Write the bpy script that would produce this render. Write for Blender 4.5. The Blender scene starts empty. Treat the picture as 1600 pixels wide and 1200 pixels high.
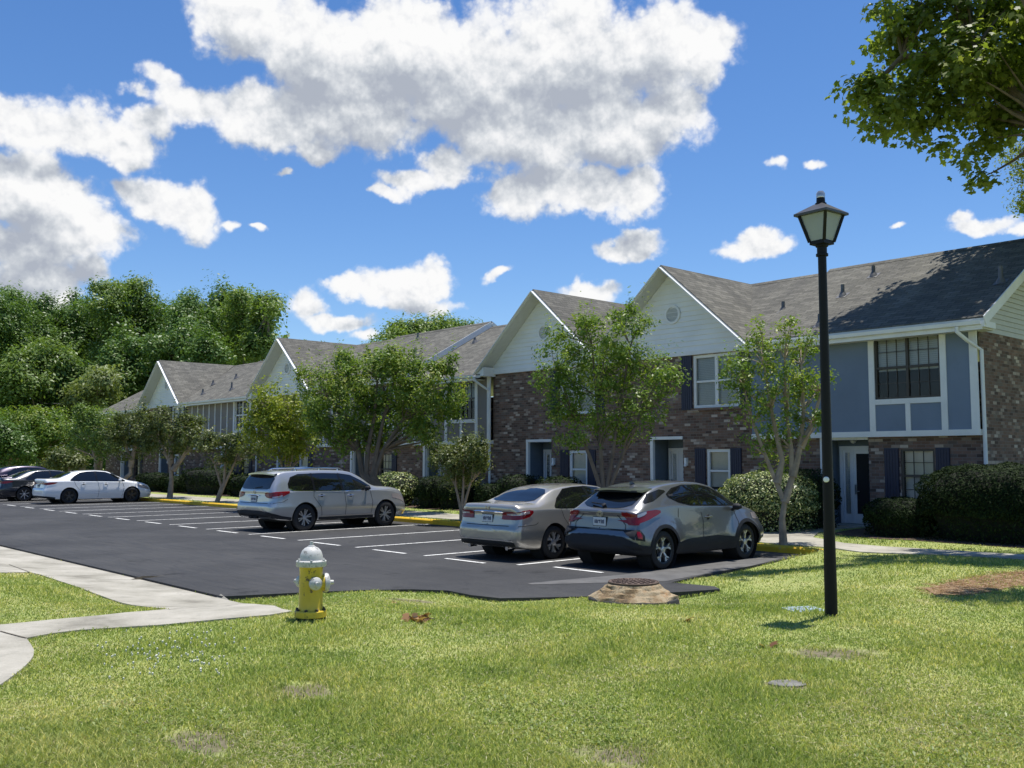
import bpy, bmesh, math, random
import numpy as np
from mathutils import Vector, Matrix
from mathutils.bvhtree import BVHTree
random.seed(7)
S = bpy.context.scene
COL = S.collection
R = math.radians
# ------------------------------------------------------------------ site frame
# the car park runs along U (away to the left), the houses lie along V; the eye is 1.9 m above the asphalt
FPX = 1500.0
PITCH = math.atan(118 / 1500)
CP, SP = math.cos(PITCH), math.sin(PITCH)
EYE = 1.9
_a = math.atan2(1367, 1500)
U = (-math.sin(_a), math.cos(_a))
V = (math.cos(_a), math.sin(_a))
ROT_LOT = math.atan2(-U[1], -U[0])      # local x = -u, local y = v
ROT_CAR = math.atan2(V[1], V[0])        # local x = v (forward), local y = u
def uv2xy(u, v): return (u * U[0] + v * V[0], u * U[1] + v * V[1])
def xy2uv(x, y): return (x * U[0] + y * U[1], x * V[0] + y * V[1])
# survey helpers: read a spot off the photograph to get its real place on the site
def ray(x, y):
    c = 600 - y
    return (x - 800, FPX * CP - c * SP, FPX * SP + c * CP)
def on_ground(x, y, z=0.0):
    d = ray(x, y); t = (z - EYE) / d[2]
    return (d[0] * t, d[1] * t)
def on_ground_uv(x, y, z=0.0): return xy2uv(*on_ground(x, y, z))
def on_plane(x, y, v):
    d = ray(x, y); t = v / (d[0] * V[0] + d[1] * V[1])
    X, Y = d[0] * t, d[1] * t
    return (X * U[0] + Y * U[1], EYE + d[2] * t)
def at_depth(x, y, Y):
    d = ray(x, y); t = Y / d[1]
    return Vector((d[0] * t, Y, EYE + d[2] * t))
def sstep(a, b, x):
    t = np.clip((x - a) / (b - a), 0, 1)
    return t * t * (3 - 2 * t)
# ------------------------------------------------------------------ objects
def tag(o, label=None, cat=None, group=None, kind=None):
    if label: o['label'] = label
    if cat: o['category'] = cat
    if group: o['group'] = group
    if kind: o['kind'] = kind
    return o
def thing(name, label, cat, loc=(0, 0, 0), rz=0.0, group=None):
    o = bpy.data.objects.new(name, None); COL.objects.link(o)
    o.location = loc; o.rotation_euler = (0, 0, rz); o.empty_display_size = .3
    return tag(o, label, cat, group)
def mesh_np(name, verts, loops, sizes, mat, parent=None, rnd=None, smooth=False, uvs=None):
    """mesh from flat numpy arrays (faces given as loop list + face sizes)"""
    me = bpy.data.meshes.new(name)
    verts = np.asarray(verts, dtype=np.float32); loops = np.asarray(loops, dtype=np.int32)
    sizes = np.asarray(sizes, dtype=np.int32)
    me.vertices.add(len(verts)); me.vertices.foreach_set('co', verts.ravel())
    me.loops.add(len(loops)); me.loops.foreach_set('vertex_index', loops)
    me.polygons.add(len(sizes))
    me.polygons.foreach_set('loop_start', np.concatenate(([0], np.cumsum(sizes)[:-1])).astype(np.int32))
    me.polygons.foreach_set('loop_total', sizes)
    if smooth: me.polygons.foreach_set('use_smooth', np.ones(len(sizes), dtype=bool))
    me.update(calc_edges=True); me.validate()
    if rnd is not None:
        at = me.attributes.new('rnd', 'FLOAT', 'POINT'); at.data.foreach_set('value', np.asarray(rnd, dtype=np.float32))
    if uvs is not None:
        l = me.uv_layers.new(name='UVMap'); l.data.foreach_set('uv', np.asarray(uvs, dtype=np.float32).ravel())
    if mat: me.materials.append(mat)
    o = bpy.data.objects.new(name, me); COL.objects.link(o)
    if parent: o.parent = parent
    return o
class MB:
    """collects shapes; build() links them as ONE mesh object with metre-scaled UVs"""
    def __init__(s): s.v = []; s.f = []; s.uv = []; s.sm = []
    def face(s, pts, uv=None, smooth=False):
        i = len(s.v); s.v += [tuple(p) for p in pts]; s.f.append(list(range(i, i + len(pts))))
        if uv is None:
            a, b, c = Vector(pts[0]), Vector(pts[1]), Vector(pts[2]); n = (b - a).cross(c - a)
            ax = max(range(3), key=lambda k: abs(n[k]))
            if ax == 0: uv = [(p[1], p[2]) for p in pts]
            elif ax == 1: uv = [(p[0], p[2]) for p in pts]
            else: uv = [(p[0], p[1]) for p in pts]
        s.uv += list(uv); s.sm.append(smooth); return s
    def box(s, x0, x1, y0, y1, z0, z1):
        x0, x1 = sorted((x0, x1)); y0, y1 = sorted((y0, y1)); z0, z1 = sorted((z0, z1))
        p = lambda a, b, c: (a, b, c)
        s.face([p(x0, y0, z0), p(x1, y0, z0), p(x1, y0, z1), p(x0, y0, z1)])
        s.face([p(x1, y1, z0), p(x0, y1, z0), p(x0, y1, z1), p(x1, y1, z1)])
        s.face([p(x1, y0, z0), p(x1, y1, z0), p(x1, y1, z1), p(x1, y0, z1)])
        s.face([p(x0, y1, z0), p(x0, y0, z0), p(x0, y0, z1), p(x0, y1, z1)])
        s.face([p(x0, y0, z1), p(x1, y0, z1), p(x1, y1, z1), p(x0, y1, z1)])
        s.face([p(x0, y1, z0), p(x1, y1, z0), p(x1, y0, z0), p(x0, y0, z0)])
        return s
    def beam(s, a, b, w, h, up=(0, 0, 1)):
        a, b = Vector(a), Vector(b); d = (b - a).normalized(); r = d.cross(Vector(up)).normalized(); n = r.cross(d)
        r *= w / 2; n *= h / 2
        q = [-r - n, r - n, r + n, -r + n]
        A = [a + k for k in q]; B = [b + k for k in q]
        for i in range(4):
            j = (i + 1) % 4; s.face([A[i], A[j], B[j], B[i]])
        s.face(A[::-1]); s.face(B); return s
    def tube(s, pts, rad, n=8, cap=True, smooth=True):
        pts = [Vector(p) for p in pts]
        if not hasattr(rad, '__len__'): rad = [rad] * len(pts)
        rings = []; ref = None
        for i, p in enumerate(pts):
            d = (pts[min(i + 1, len(pts) - 1)] - pts[max(i - 1, 0)])
            d = d.normalized() if d.length > 1e-9 else Vector((0, 0, 1))
            if ref is None: ref = Vector((1, 0, 0)) if abs(d.x) < .9 else Vector((0, 1, 0))
            a = (ref - d * ref.dot(d)).normalized(); b = d.cross(a); ref = a
            rings.append([p + (a * math.cos(2 * math.pi * k / n) + b * math.sin(2 * math.pi * k / n)) * rad[i] for k in range(n)])
        for A, B in zip(rings, rings[1:]):
            for k in range(n):
                j = (k + 1) % n; s.face([A[k], A[j], B[j], B[k]], smooth=smooth)
        if cap: s.face(rings[0][::-1]); s.face(rings[-1])
        return s
    def lathe(s, prof, c=(0, 0, 0), axis=(0, 0, 1), n=24, smooth=True, cap=True):
        c = Vector(c); d = Vector(axis).normalized(); a = d.orthogonal().normalized(); b = d.cross(a)
        rings = [[c + d * h + (a * math.cos(2 * math.pi * k / n) + b * math.sin(2 * math.pi * k / n)) * r for k in range(n)] for r, h in prof]
        for A, B in zip(rings, rings[1:]):
            for k in range(n):
                j = (k + 1) % n; s.face([A[k], A[j], B[j], B[k]], smooth=smooth)
        if cap and prof[0][0] > 1e-4: s.face(rings[0][::-1])
        if cap and prof[-1][0] > 1e-4: s.face(rings[-1])
        return s
    def prism(s, poly, y0, y1):
        """polygon in x,z extruded along y"""
        A = [(x, y0, z) for x, z in poly]; B = [(x, y1, z) for x, z in poly]
        s.face(A); s.face(B[::-1])
        for i in range(len(poly)):
            j = (i + 1) % len(poly); s.face([A[j], A[i], B[i], B[j]])
        return s
    def build(s, name, mat, parent=None, bevel=0, merge=False):
        loops = [i for f in s.f for i in f]; sizes = [len(f) for f in s.f]
        uv = [s.uv[i] for i in loops]
        o = mesh_np(name, s.v, loops, sizes, mat, parent, uvs=uv)
        o.data.polygons.foreach_set('use_smooth', s.sm)
        if bevel or merge or (any(s.sm) and len(s.v) < 60000):
            bm = bmesh.new(); bm.from_mesh(o.data)
            bmesh.ops.remove_doubles(bm, verts=bm.verts, dist=1e-4)
            bmesh.ops.recalc_face_normals(bm, faces=bm.faces)
            bm.to_mesh(o.data); bm.free()
            if any(s.sm): o.data.set_sharp_from_angle(angle=R(38))
        if bevel:
            m = o.modifiers.new('bevel', 'BEVEL'); m.width = bevel; m.segments = 2; m.limit_method = 'ANGLE'
        return o
# ------------------------------------------------------------------ materials
MATS = {}
class NT:
    def __init__(s, nt): s.nt = nt
    def n(s, t, **kw):
        nd = s.nt.nodes.new(t)
        for k, v in kw.items(): setattr(nd, k, v)
        return nd
    def l(s, a, b): s.nt.links.new(a, b)
    def math(s, op, a, b=None, c=None, clamp=False):
        nd = s.n('ShaderNodeMath', operation=op); nd.use_clamp = clamp
        for i, x in enumerate((a, b, c)):
            if x is None: continue
            if hasattr(x, 'is_linked'): s.l(x, nd.inputs[i])
            else: nd.inputs[i].default_value = x
        return nd.outputs[0]
    def noise(s, vec, scale, detail=4, rough=.55, dist=0.0, dim='3D'):
        nd = s.n('ShaderNodeTexNoise', noise_dimensions=dim)
        if vec is not None: s.l(vec, nd.inputs['Vector'])
        nd.inputs['Scale'].default_value = scale; nd.inputs['Detail'].default_value = detail
        nd.inputs['Roughness'].default_value = rough; nd.inputs['Distortion'].default_value = dist
        return nd.outputs[0]
    def ramp(s, fac, stops, interp='LINEAR'):
        nd = s.n('ShaderNodeValToRGB'); nd.color_ramp.interpolation = interp
        e = nd.color_ramp.elements
        while len(e) < len(stops): e.new(.5)
        for el, (p, c) in zip(e, stops):
            el.position = p; el.color = (c, c, c, 1) if not hasattr(c, '__len__') else (*c, 1)
        s.l(fac, nd.inputs[0]); return nd.outputs[0]
    def mix(s, fac, a, b, blend='MIX'):
        nd = s.n('ShaderNodeMix', data_type='RGBA', blend_type=blend)
        for sock, x in ((nd.inputs[0], fac), (nd.inputs[6], a), (nd.inputs[7], b)):
            if hasattr(x, 'is_linked'): s.l(x, sock)
            elif hasattr(x, '__len__'): sock.default_value = (*x, 1)
            else: sock.default_value = x
        return nd.outputs[2]
    def mapping(s, vec, scale=(1, 1, 1), rot=(0, 0, 0)):
        nd = s.n('ShaderNodeMapping'); s.l(vec, nd.inputs[0])
        nd.inputs['Scale'].default_value = scale; nd.inputs['Rotation'].default_value = rot
        return nd.outputs[0]
    def bump(s, h, strength=.3, dist=.02):
        nd = s.n('ShaderNodeBump'); s.l(h, nd.inputs['Height'])
        nd.inputs['Strength'].default_value = strength; nd.inputs['Distance'].default_value = dist
        return nd.outputs[0]
def new_mat(name):
    m = bpy.data.materials.new(name); m.use_nodes = True; nt = m.node_tree
    for n in list(nt.nodes): nt.nodes.remove(n)
    t = NT(nt); out = t.n('ShaderNodeOutputMaterial'); b = t.n('ShaderNodeBsdfPrincipled')
    t.l(b.outputs[0], out.inputs[0]); t.b = b; t.out = out
    MATS[name] = m
    return m, t
def setc(t, key, x):
    s = t.b.inputs[key]
    if hasattr(x, 'is_linked'): t.l(x, s)
    elif hasattr(x, '__len__'): s.default_value = (*x, 1)
    else: s.default_value = x
def plain(name, col, rough=.6, metal=0.0, var=.12, scale=6.0, coat=0.0, spec=.5, bump=0.0, dirt=0.0):
    m, t = new_mat(name)
    tc = t.n('ShaderNodeTexCoord').outputs['Object']
    nz = t.noise(tc, scale, 5)
    lo = tuple(c * (1 - var) for c in col); hi = tuple(min(1, c * (1 + var)) for c in col)
    c = t.ramp(nz, [(.3, lo), (.7, hi)])
    if dirt:
        nz2 = t.noise(tc, scale * 3.1, 8, .7)
        c = t.mix(t.ramp(nz2, [(.58, 0.0), (.72, dirt)]), c, (.06, .045, .03))
    setc(t, 'Base Color', c); setc(t, 'Roughness', rough); setc(t, 'Metallic', metal)
    setc(t, 'Coat Weight', coat); setc(t, 'Coat Roughness', .04); setc(t, 'Specular IOR Level', spec)
    if bump: t.l(t.bump(t.noise(tc, scale * 8, 6), bump, .01), t.b.inputs['Normal'])
    return m
def leafmat(name, stops, trans=.45, rough=.45, tint=(1.25, 1.3, .55)):
    m, t = new_mat(name)
    at = t.n('ShaderNodeAttribute'); at.attribute_name = 'rnd'
    c = t.ramp(at.outputs['Fac'], stops)
    setc(t, 'Base Color', c); setc(t, 'Roughness', rough); setc(t, 'Specular IOR Level', .35)
    tr = t.n('ShaderNodeBsdfTranslucent'); c2 = t.mix(1.0, c, tint, 'MULTIPLY'); t.l(c2, tr.inputs[0])
    mx = t.n('ShaderNodeMixShader'); mx.inputs[0].default_value = trans
    t.l(t.b.outputs[0], mx.inputs[1]); t.l(tr.outputs[0], mx.inputs[2]); t.l(mx.outputs[0], t.out.inputs[0])
    return m
# ------------------------------------------------------------------ camera, sun, sky
cam_d = bpy.data.cameras.new('camera'); cam = bpy.data.objects.new('camera', cam_d); COL.objects.link(cam)
cam.location = (0, 0, EYE); cam.rotation_euler = (R(90) + PITCH, 0, 0)
cam_d.sensor_width = 36; cam_d.lens = 36 * FPX / 1600; cam_d.clip_end = 3000; cam_d.clip_start = .05
S.camera = cam
SUN_AZ = math.atan2(.57, .50)        # from +Y towards +X
SUN_EL = R(79)
sun_d = bpy.data.lights.new('sun', 'SUN'); sun = bpy.data.objects.new('sun', sun_d); COL.objects.link(sun)
sun_d.energy = 5.0; sun_d.angle = R(.53); sun_d.color = (1, .955, .88)
sdir = Vector((math.cos(SUN_EL) * math.sin(SUN_AZ), math.cos(SUN_EL) * math.cos(SUN_AZ), math.sin(SUN_EL)))
sun.rotation_euler = sdir.to_track_quat('Z', 'Y').to_euler()
W = bpy.data.worlds.new('World'); S.world = W; W.use_nodes = True
for n in list(W.node_tree.nodes): W.node_tree.nodes.remove(n)
t = NT(W.node_tree)
wout = t.n('ShaderNodeOutputWorld')
sky = t.n('ShaderNodeTexSky', sky_type='NISHITA'); sky.sun_disc = False
sky.sun_elevation = SUN_EL; sky.sun_rotation = SUN_AZ; sky.altitude = 0; sky.air_density = 1.0; sky.dust_density = .05; sky.ozone_density = 2.4
hs = t.n('ShaderNodeHueSaturation'); hs.inputs['Saturation'].default_value = 1.18; t.l(sky.outputs[0], hs.inputs['Color'])
bg1 = t.n('ShaderNodeBackground'); tint = t.mix(1.0, hs.outputs[0], (.86, .93, 1.08), 'MULTIPLY'); t.l(tint, bg1.inputs[0]); bg1.inputs[1].default_value = .107
# fair-weather cumulus at real compass bearings and heights (x = bearing, y = elevation, 1500 per radian)
CLOUDS = [(380,40,95,75),(500,85,125,85),(640,70,120,75),(430,182,150,48),(300,160,80,40),(560,165,130,72),(720,120,150,110),
 (880,90,180,130),(1020,70,110,90),(1105,72,72,58),(820,215,140,62),(955,205,140,78),(1040,180,66,72),(700,245,62,38),(640,272,60,22),
 (840,302,82,46),(915,312,80,38),(985,318,62,38),(20,170,95,52),(110,200,105,48),(195,218,75,40),(245,190,50,30),
 (30,290,110,72),(80,330,100,62),(130,360,95,45),(30,375,130,42),(50,430,110,42),(140,420,40,28),(40,470,80,36),
 (270,318,82,40),(312,325,50,42),(218,300,36,16),(640,440,72,34),(662,428,48,38),(575,445,50,15),(655,472,60,20),
 (478,480,42,26),(530,500,72,15),(578,522,28,14),(990,387,72,17),(1002,375,40,16),(1178,388,60,17),(1180,376,36,17),
 (920,460,56,20),(905,446,30,15),(1215,265,16,13),(1530,345,52,17),(1582,352,26,12),(1502,334,25,12),(775,431,25,9),(415,350,16,8),(250,120,34,20),(215,150,24,16),(500,230,30,22),(590,290,34,12),(375,345,26,9),(1410,350,16,7),(450,270,15,8),(1275,268,16,8)]
def azel(x, y):
    d = Vector(ray(x, y)).normalized()
    return math.atan2(d.x, d.y), math.asin(d.z)
grp = bpy.data.node_groups.new('cloud_cover', 'ShaderNodeTree')
grp.interface.new_socket('P', in_out='INPUT', socket_type='NodeSocketVector')
grp.interface.new_socket('D', in_out='OUTPUT', socket_type='NodeSocketFloat')
g = NT(grp); gi = g.n('NodeGroupInput'); go = g.n('NodeGroupOutput')
acc = None
for cx, cy, rx, ry in CLOUDS:
    a0, e0 = azel(cx, cy)
    ra = abs(azel(cx + rx, cy)[0] - azel(cx - rx, cy)[0]) / 2; re = abs(azel(cx, cy - ry)[1] - azel(cx, cy + ry)[1]) / 2
    vm = g.n('ShaderNodeVectorMath', operation='SUBTRACT'); g.l(gi.outputs[0], vm.inputs[0]); vm.inputs[1].default_value = (a0, e0, 0)
    v2 = g.n('ShaderNodeVectorMath', operation='MULTIPLY'); g.l(vm.outputs[0], v2.inputs[0]); v2.inputs[1].default_value = (1 / ra, 1 / re, 0)
    v3 = g.n('ShaderNodeVectorMath', operation='LENGTH'); g.l(v2.outputs[0], v3.inputs[0])
    sz = min(1.0, (rx * ry) ** .5 / 55.0)                   # bigger heaps are thicker
    d = g.math('MULTIPLY', g.math('SUBTRACT', 1.0, v3.outputs['Value']), .45 + .55 * sz)
    if sz < .4: d = g.math('SUBTRACT', d, .10)
    acc = d if acc is None else g.math('SMOOTH_MAX', acc, d, .22)
g.l(acc, go.inputs[0])
tc = t.n('ShaderNodeTexCoord').outputs['Generated']
nrm = t.n('ShaderNodeVectorMath', operation='NORMALIZE'); t.l(tc, nrm.inputs[0])
DIR = nrm.outputs[0]
sx = t.n('ShaderNodeSeparateXYZ'); t.l(DIR, sx.inputs[0])
az = t.math('ARCTAN2', sx.outputs[0], sx.outputs[1]); el = t.math('ARCSINE', sx.outputs[2])
cxyz = t.n('ShaderNodeCombineXYZ'); t.l(az, cxyz.inputs[0]); t.l(el, cxyz.inputs[1])
def vadd(a, b, scale=None):
    nd = t.n('ShaderNodeVectorMath', operation='ADD'); t.l(a, nd.inputs[0])
    if hasattr(b, 'is_linked'): t.l(b, nd.inputs[1])
    else: nd.inputs[1].default_value = b
    return nd.outputs[0]
def warp(vec, scale, amp, detail):
    nd = t.n('ShaderNodeTexNoise'); t.l(vec, nd.inputs['Vector']); nd.inputs['Scale'].default_value = scale; nd.inputs['Detail'].default_value = detail
    s1 = t.n('ShaderNodeVectorMath', operation='SUBTRACT'); t.l(nd.outputs['Color'], s1.inputs[0]); s1.inputs[1].default_value = (.5, .5, .5)
    s2 = t.n('ShaderNodeVectorMath', operation='SCALE'); t.l(s1.outputs[0], s2.inputs[0]); s2.inputs['Scale'].default_value = amp
    return s2.outputs[0]
WARP = vadd(warp(DIR, 8, .062, 3), warp(DIR, 30, .030, 4))
def macro(off):
    gn = t.n('ShaderNodeGroup'); gn.node_tree = grp
    t.l(vadd(vadd(cxyz.outputs[0], WARP), (off[0], off[1], 0)), gn.inputs[0])
    return gn.outputs[0]
def puff(off):
    """billows: inverted cell distances at falling sizes, roughened by fine noise"""
    p = vadd(DIR, off); acc = None
    p2 = vadd(p, warp(p, 40, .010, 3))
    for sc, am in ((12, .55), (27, .40), (60, .30), (130, .20), (280, .10)):
        vo = t.n('ShaderNodeTexVoronoi', feature='SMOOTH_F1'); t.l(p2, vo.inputs['Vector']); vo.inputs['Scale'].default_value = sc; vo.inputs['Smoothness'].default_value = .35
        x = t.math('MULTIPLY', t.math('SUBTRACT', .5, vo.outputs['Distance']), am); acc = x if acc is None else t.math('ADD', acc, x)
    nz = t.noise(p, 18, 12, .62, .0)
    return t.math('ADD', acc, t.math('MULTIPLY', t.math('SUBTRACT', nz, .5), 1.5))
D0 = macro((0, 0)); F0 = puff((0, 0, 0)); F1 = puff((.003, -.002, .010))
DU = macro((.004, .040))
dens = t.math('ADD', t.math('ADD', t.math('MULTIPLY', D0, 1.2), .12), t.math('MULTIPLY', F0, .78))
alpha = t.ramp(dens, [(.0, 0.0), (.10, .09), (.22, .46), (.36, .90), (.55, 1.0)])
# thick middles and bases are grey, lit edges and tops white
soft = t.noise(DIR, 5.5, 4, .55)
thick = t.math('MULTIPLY', t.math('ADD', DU, t.math('MULTIPLY', t.math('SUBTRACT', soft, .45), .9)), 1.0, clamp=True)
thick = t.math('MULTIPLY', thick, .92)
lump = t.math('MULTIPLY', t.math('SUBTRACT', F0, F1), .70)
lit = t.math('ADD', t.math('SUBTRACT', 1.0, thick), t.math('ADD', lump, t.math('MULTIPLY', t.math('SUBTRACT', F0, .15), .28)))
ccol = t.ramp(lit, [(.12, (.44, .48, .56)), (.36, (.56, .60, .66)), (.58, (.73, .76, .80)), (.78, (.90, .91, .93)), (.98, (1.0, 1.0, 1.0))])
bg2 = t.n('ShaderNodeBackground'); t.l(ccol, bg2.inputs[0]); bg2.inputs[1].default_value = .80
mx = t.n('ShaderNodeMixShader'); t.l(alpha, mx.inputs[0]); t.l(bg1.outputs[0], mx.inputs[1]); t.l(bg2.outputs[0], mx.inputs[2])
t.l(mx.outputs[0], wout.inputs[0])
W.cycles.sampling_method = 'MANUAL'; W.cycles.sample_map_resolution = 512
vs = S.view_settings; S.display_settings.display_device = 'sRGB'
vs.view_transform = 'Standard'; vs.look = 'None'; vs.exposure = 0.28; vs.gamma = 1.0
S.cycles.max_bounces = 8; S.cycles.diffuse_bounces = 3; S.cycles.glossy_bounces = 3; S.cycles.transmission_bounces = 6; S.cycles.transparent_max_bounces = 8
S.cycles.use_denoising = True
S.cycles.sample_clamp_indirect = 6.0
# ------------------------------------------------------------------ lie of the land
def _rect(u, v, u0, v0, v1, u1=64):
    du = np.maximum(np.maximum(u0 - u, u - u1), 0); dv = np.maximum(np.maximum(v0 - v, v - v1), 0)
    return np.hypot(du, dv)
def lot_dist(u, v):
    return np.minimum(np.minimum(_rect(u, v, 12.6, 6.15, 17.45), _rect(u, v, 10.05, 8.85, 17.45)), _rect(u, v, 8.65, 10.6, 11.9))
def zg(u, v):
    u = np.asarray(u, float); v = np.asarray(v, float)
    d = lot_dist(u, v)
    lawn = .30 * sstep(.05, 3.3, d) - .05
    bank = .11 + .1 * sstep(17.6, 22.5, v)
    k = sstep(14.5, 17.6, v) * sstep(8.0, 10.4, u)           # near the kerb the ground is level with its top
    k = np.maximum(k, sstep(15.0, 18.5, v) * .75)
    k = np.maximum(k, (v > 17.5) & (u > 10.2))
    z = lawn * (1 - k) + bank * k
    z = z + .012 * np.sin(u * 1.7 + v * .9) * np.sin(v * 1.3 - u * .6) * sstep(.5, 3, d)
    far = sstep(60, 90, np.hypot(u, v)); z = z * (1 - far) + far * .3
    return np.where(d <= 0, -.12, z)
def drop(px, py, off=0.0):
    z = .2
    for _ in range(12):
        x, y = on_ground(px, py, z); z = .5 * z + .5 * float(max(zg(*xy2uv(x, y)), 0 if lot_dist(*xy2uv(x, y)) <= 0 else -1)) + .5 * off
    return (x, y, z)
def drop_uv(px, py): return xy2uv(*drop(px, py)[:2])
# ---- lawn colours: a property of the turf, laid out over the site (metres)
BARE = [(drop(470, 1082), .30, .15), (drop(318, 1160), .34, .17), (drop(1300, 1022), .42, .15), (drop(975, 1180), .32, .14),
        (drop(1120, 945), .5, .3), (drop(640, 938), .4, .16), (drop(1230, 1072), .2, .09)]
def turf_color(t, pos):
    big = t.noise(pos, .55, 4, .6); mid = t.noise(pos, 2.6, 5, .65); fine = t.noise(pos, 26, 6, .7)
    c = t.ramp(t.math('ADD', t.math('MULTIPLY', big, .6), t.math('MULTIPLY', mid, .4)),
               [(.33, (.19, .256, .066)), (.44, (.285, .352, .098)), (.57, (.385, .42, .145)), (.70, (.505, .485, .26))])
    c = t.mix(.75, c, t.ramp(fine, [(.25, (.35, .35, .35)), (.5, (.95, .95, .95)), (.75, (1.5, 1.45, 1.35))]), 'MULTIPLY')
    return c
def bare_mask(t, pos):
    acc = None
    for p, r, ry in BARE:
        s1 = t.n('ShaderNodeVectorMath', operation='SUBTRACT'); t.l(pos, s1.inputs[0]); s1.inputs[1].default_value = (p[0], p[1], 0)
        s2 = t.n('ShaderNodeVectorMath', operation='MULTIPLY'); t.l(s1.outputs[0], s2.inputs[0]); s2.inputs[1].default_value = (1 / (r * 1.3), 1 / (ry * 2.6), 0)
        s3 = t.n('ShaderNodeVectorMath', operation='LENGTH'); t.l(s2.outputs[0], s3.inputs[0])
        m = t.math('SUBTRACT', 1.0, s3.outputs['Value'])
        acc = m if acc is None else t.math('MAXIMUM', acc, m)
    nz = t.noise(pos, 6, 8, .75)
    return t.ramp(t.math('ADD', acc, t.math('MULTIPLY', t.math('SUBTRACT', nz, .5), 2.2)), [(.15, 0.0), (.6, .95)])
m_ground, t = new_mat('turf_soil')
geo = t.n('ShaderNodeNewGeometry').outputs['Position']
flat = t.n('ShaderNodeVectorMath', operation='MULTIPLY'); t.l(geo, flat.inputs[0]); flat.inputs[1].default_value = (1, 1, 0)
pos = flat.outputs[0]
soil = t.ramp(t.noise(pos, 14, 8, .7), [(.3, (.085, .07, .045)), (.6, (.19, .165, .11)), (.8, (.31, .28, .21))])
setc(t, 'Base Color', t.mix(bare_mask(t, pos), t.mix(.8, soil, turf_color(t, pos)), soil)); setc(t, 'Roughness', .9); setc(t, 'Specular IOR Level', .15)
t.l(t.bump(t.noise(pos, 45, 6, .7), .5, .02), t.b.inputs['Normal'])
# ground sheet out to the horizon
def axis(lo, hi, step, far0, far1):
    a = list(np.arange(lo, hi + 1e-6, step)); d = step
    x = hi
    while x < far1: d *= 1.35; x += d; a.append(x)
    d = step; x = lo
    while x > far0: d *= 1.35; x -= d; a.insert(0, x)
    return np.array(a)
au = axis(-14, 66, .3, -1500, 1500); av = axis(-8, 26, .2, -1500, 1500)
gu, gv = np.meshgrid(au, av, indexing='ij')
gz = zg(gu, gv)
gx = gu * U[0] + gv * V[0]; gy = gu * U[1] + gv * V[1]
nu, nv = gu.shape
idx = np.arange(nu * nv).reshape(nu, nv)
q = np.stack([idx[:-1, :-1], idx[:-1, 1:], idx[1:, 1:], idx[1:, :-1]], -1).reshape(-1, 4)
tag(mesh_np('ground', np.stack([gx, gy, gz], -1).reshape(-1, 3), q.ravel(), np.full(len(q), 4), m_ground, smooth=True), kind='structure')
# ---- draped sheets
def drape(name, poly_uv, mat, off, cell=.5, flatz=None, skirt=0.0, kind='structure'):
    bm = bmesh.new()
    bm.faces.new([bm.verts.new((u, v, 0)) for u, v in poly_uv])
    us = [p[0] for p in poly_uv]; vs_ = [p[1] for p in poly_uv]
    for ax, lo, hi in ((0, min(us), max(us)), (1, min(vs_), max(vs_))):
        k = math.floor(lo / cell) + 1
        while k * cell < hi:
            co = [0, 0, 0]; no = [0, 0, 0]; co[ax] = k * cell; no[ax] = 1
            bmesh.ops.bisect_plane(bm, geom=bm.verts[:] + bm.edges[:] + bm.faces[:], plane_co=co, plane_no=no); k += 1
    for v in bm.verts:
        u_, v_ = v.co.x, v.co.y
        z = flatz if flatz is not None else float(zg(u_, v_)) + off
        if flatz is None and lot_dist(u_, v_) <= 0: z = max(z, .0) + off
        x, y = uv2xy(u_, v_); v.co = (x, y, z)
    bmesh.ops.recalc_face_normals(bm, faces=bm.faces)
    if sum(f.normal.z for f in bm.faces) < 0: bmesh.ops.reverse_faces(bm, faces=bm.faces)
    if skirt:
        be = [e for e in bm.edges if e.is_boundary]
        r = bmesh.ops.extrude_edge_only(bm, edges=be)
        for g_ in r['geom']:
            if isinstance(g_, bmesh.types.BMVert): g_.co.z -= skirt
        bmesh.ops.recalc_face_normals(bm, faces=bm.faces)
    me = bpy.data.meshes.new(name); bm.to_mesh(me); bm.free(); me.materials.append(mat)
    o = bpy.data.objects.new(name, me); COL.objects.link(o)
    return tag(o, kind=kind)
# asphalt: freshly sealed, with faint drag marks and paler worn patches
m_asph, t = new_mat('sealed_asphalt')
tc = t.n('ShaderNodeNewGeometry').outputs['Position']
rot = t.mapping(tc, (1, 1, 1), (0, 0, -ROT_LOT))
streak = t.noise(t.mapping(rot, (.5, 5, 1)), 1.6, 6, .65); blot = t.noise(tc, .35, 5, .6); grit = t.noise(tc, 130, 3, .7)
c = t.ramp(t.math('ADD', t.math('MULTIPLY', streak, .45), t.math('MULTIPLY', blot, .55)), [(.3, (.023, .023, .0235)), (.48, (.039, .039, .040)), (.68, (.066, .0655, .065))])
c = t.mix(.8, c, t.ramp(t.noise(tc, 22, 8, .8), [(.32, (.62, .62, .63)), (.5, (1, 1, 1)), (.7, (1.5, 1.5, 1.48))]), 'MULTIPLY')
c = t.mix(.6, c, t.ramp(grit, [(.3, (.6, .6, .6)), (.7, (1.45, 1.45, 1.45))]), 'MULTIPLY')
pale = t.ramp(t.noise(t.mapping(rot, (.35, 1.1, 1)), .8, 8, .7), [(.62, 0.0), (.75, .25)])
c = t.mix(pale, c, (.10, .10, .10))
oil = t.ramp(t.noise(tc, .95, 6, .68), [(.60, 0.0), (.68, .75)]); c = t.mix(oil, c, (.014, .014, .014))
ck = t.n('ShaderNodeTexVoronoi', feature='DISTANCE_TO_EDGE'); ck.inputs['Scale'].default_value = .22
wv = t.n('ShaderNodeVectorMath', operation='ADD'); t.l(rot, wv.inputs[0])
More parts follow.
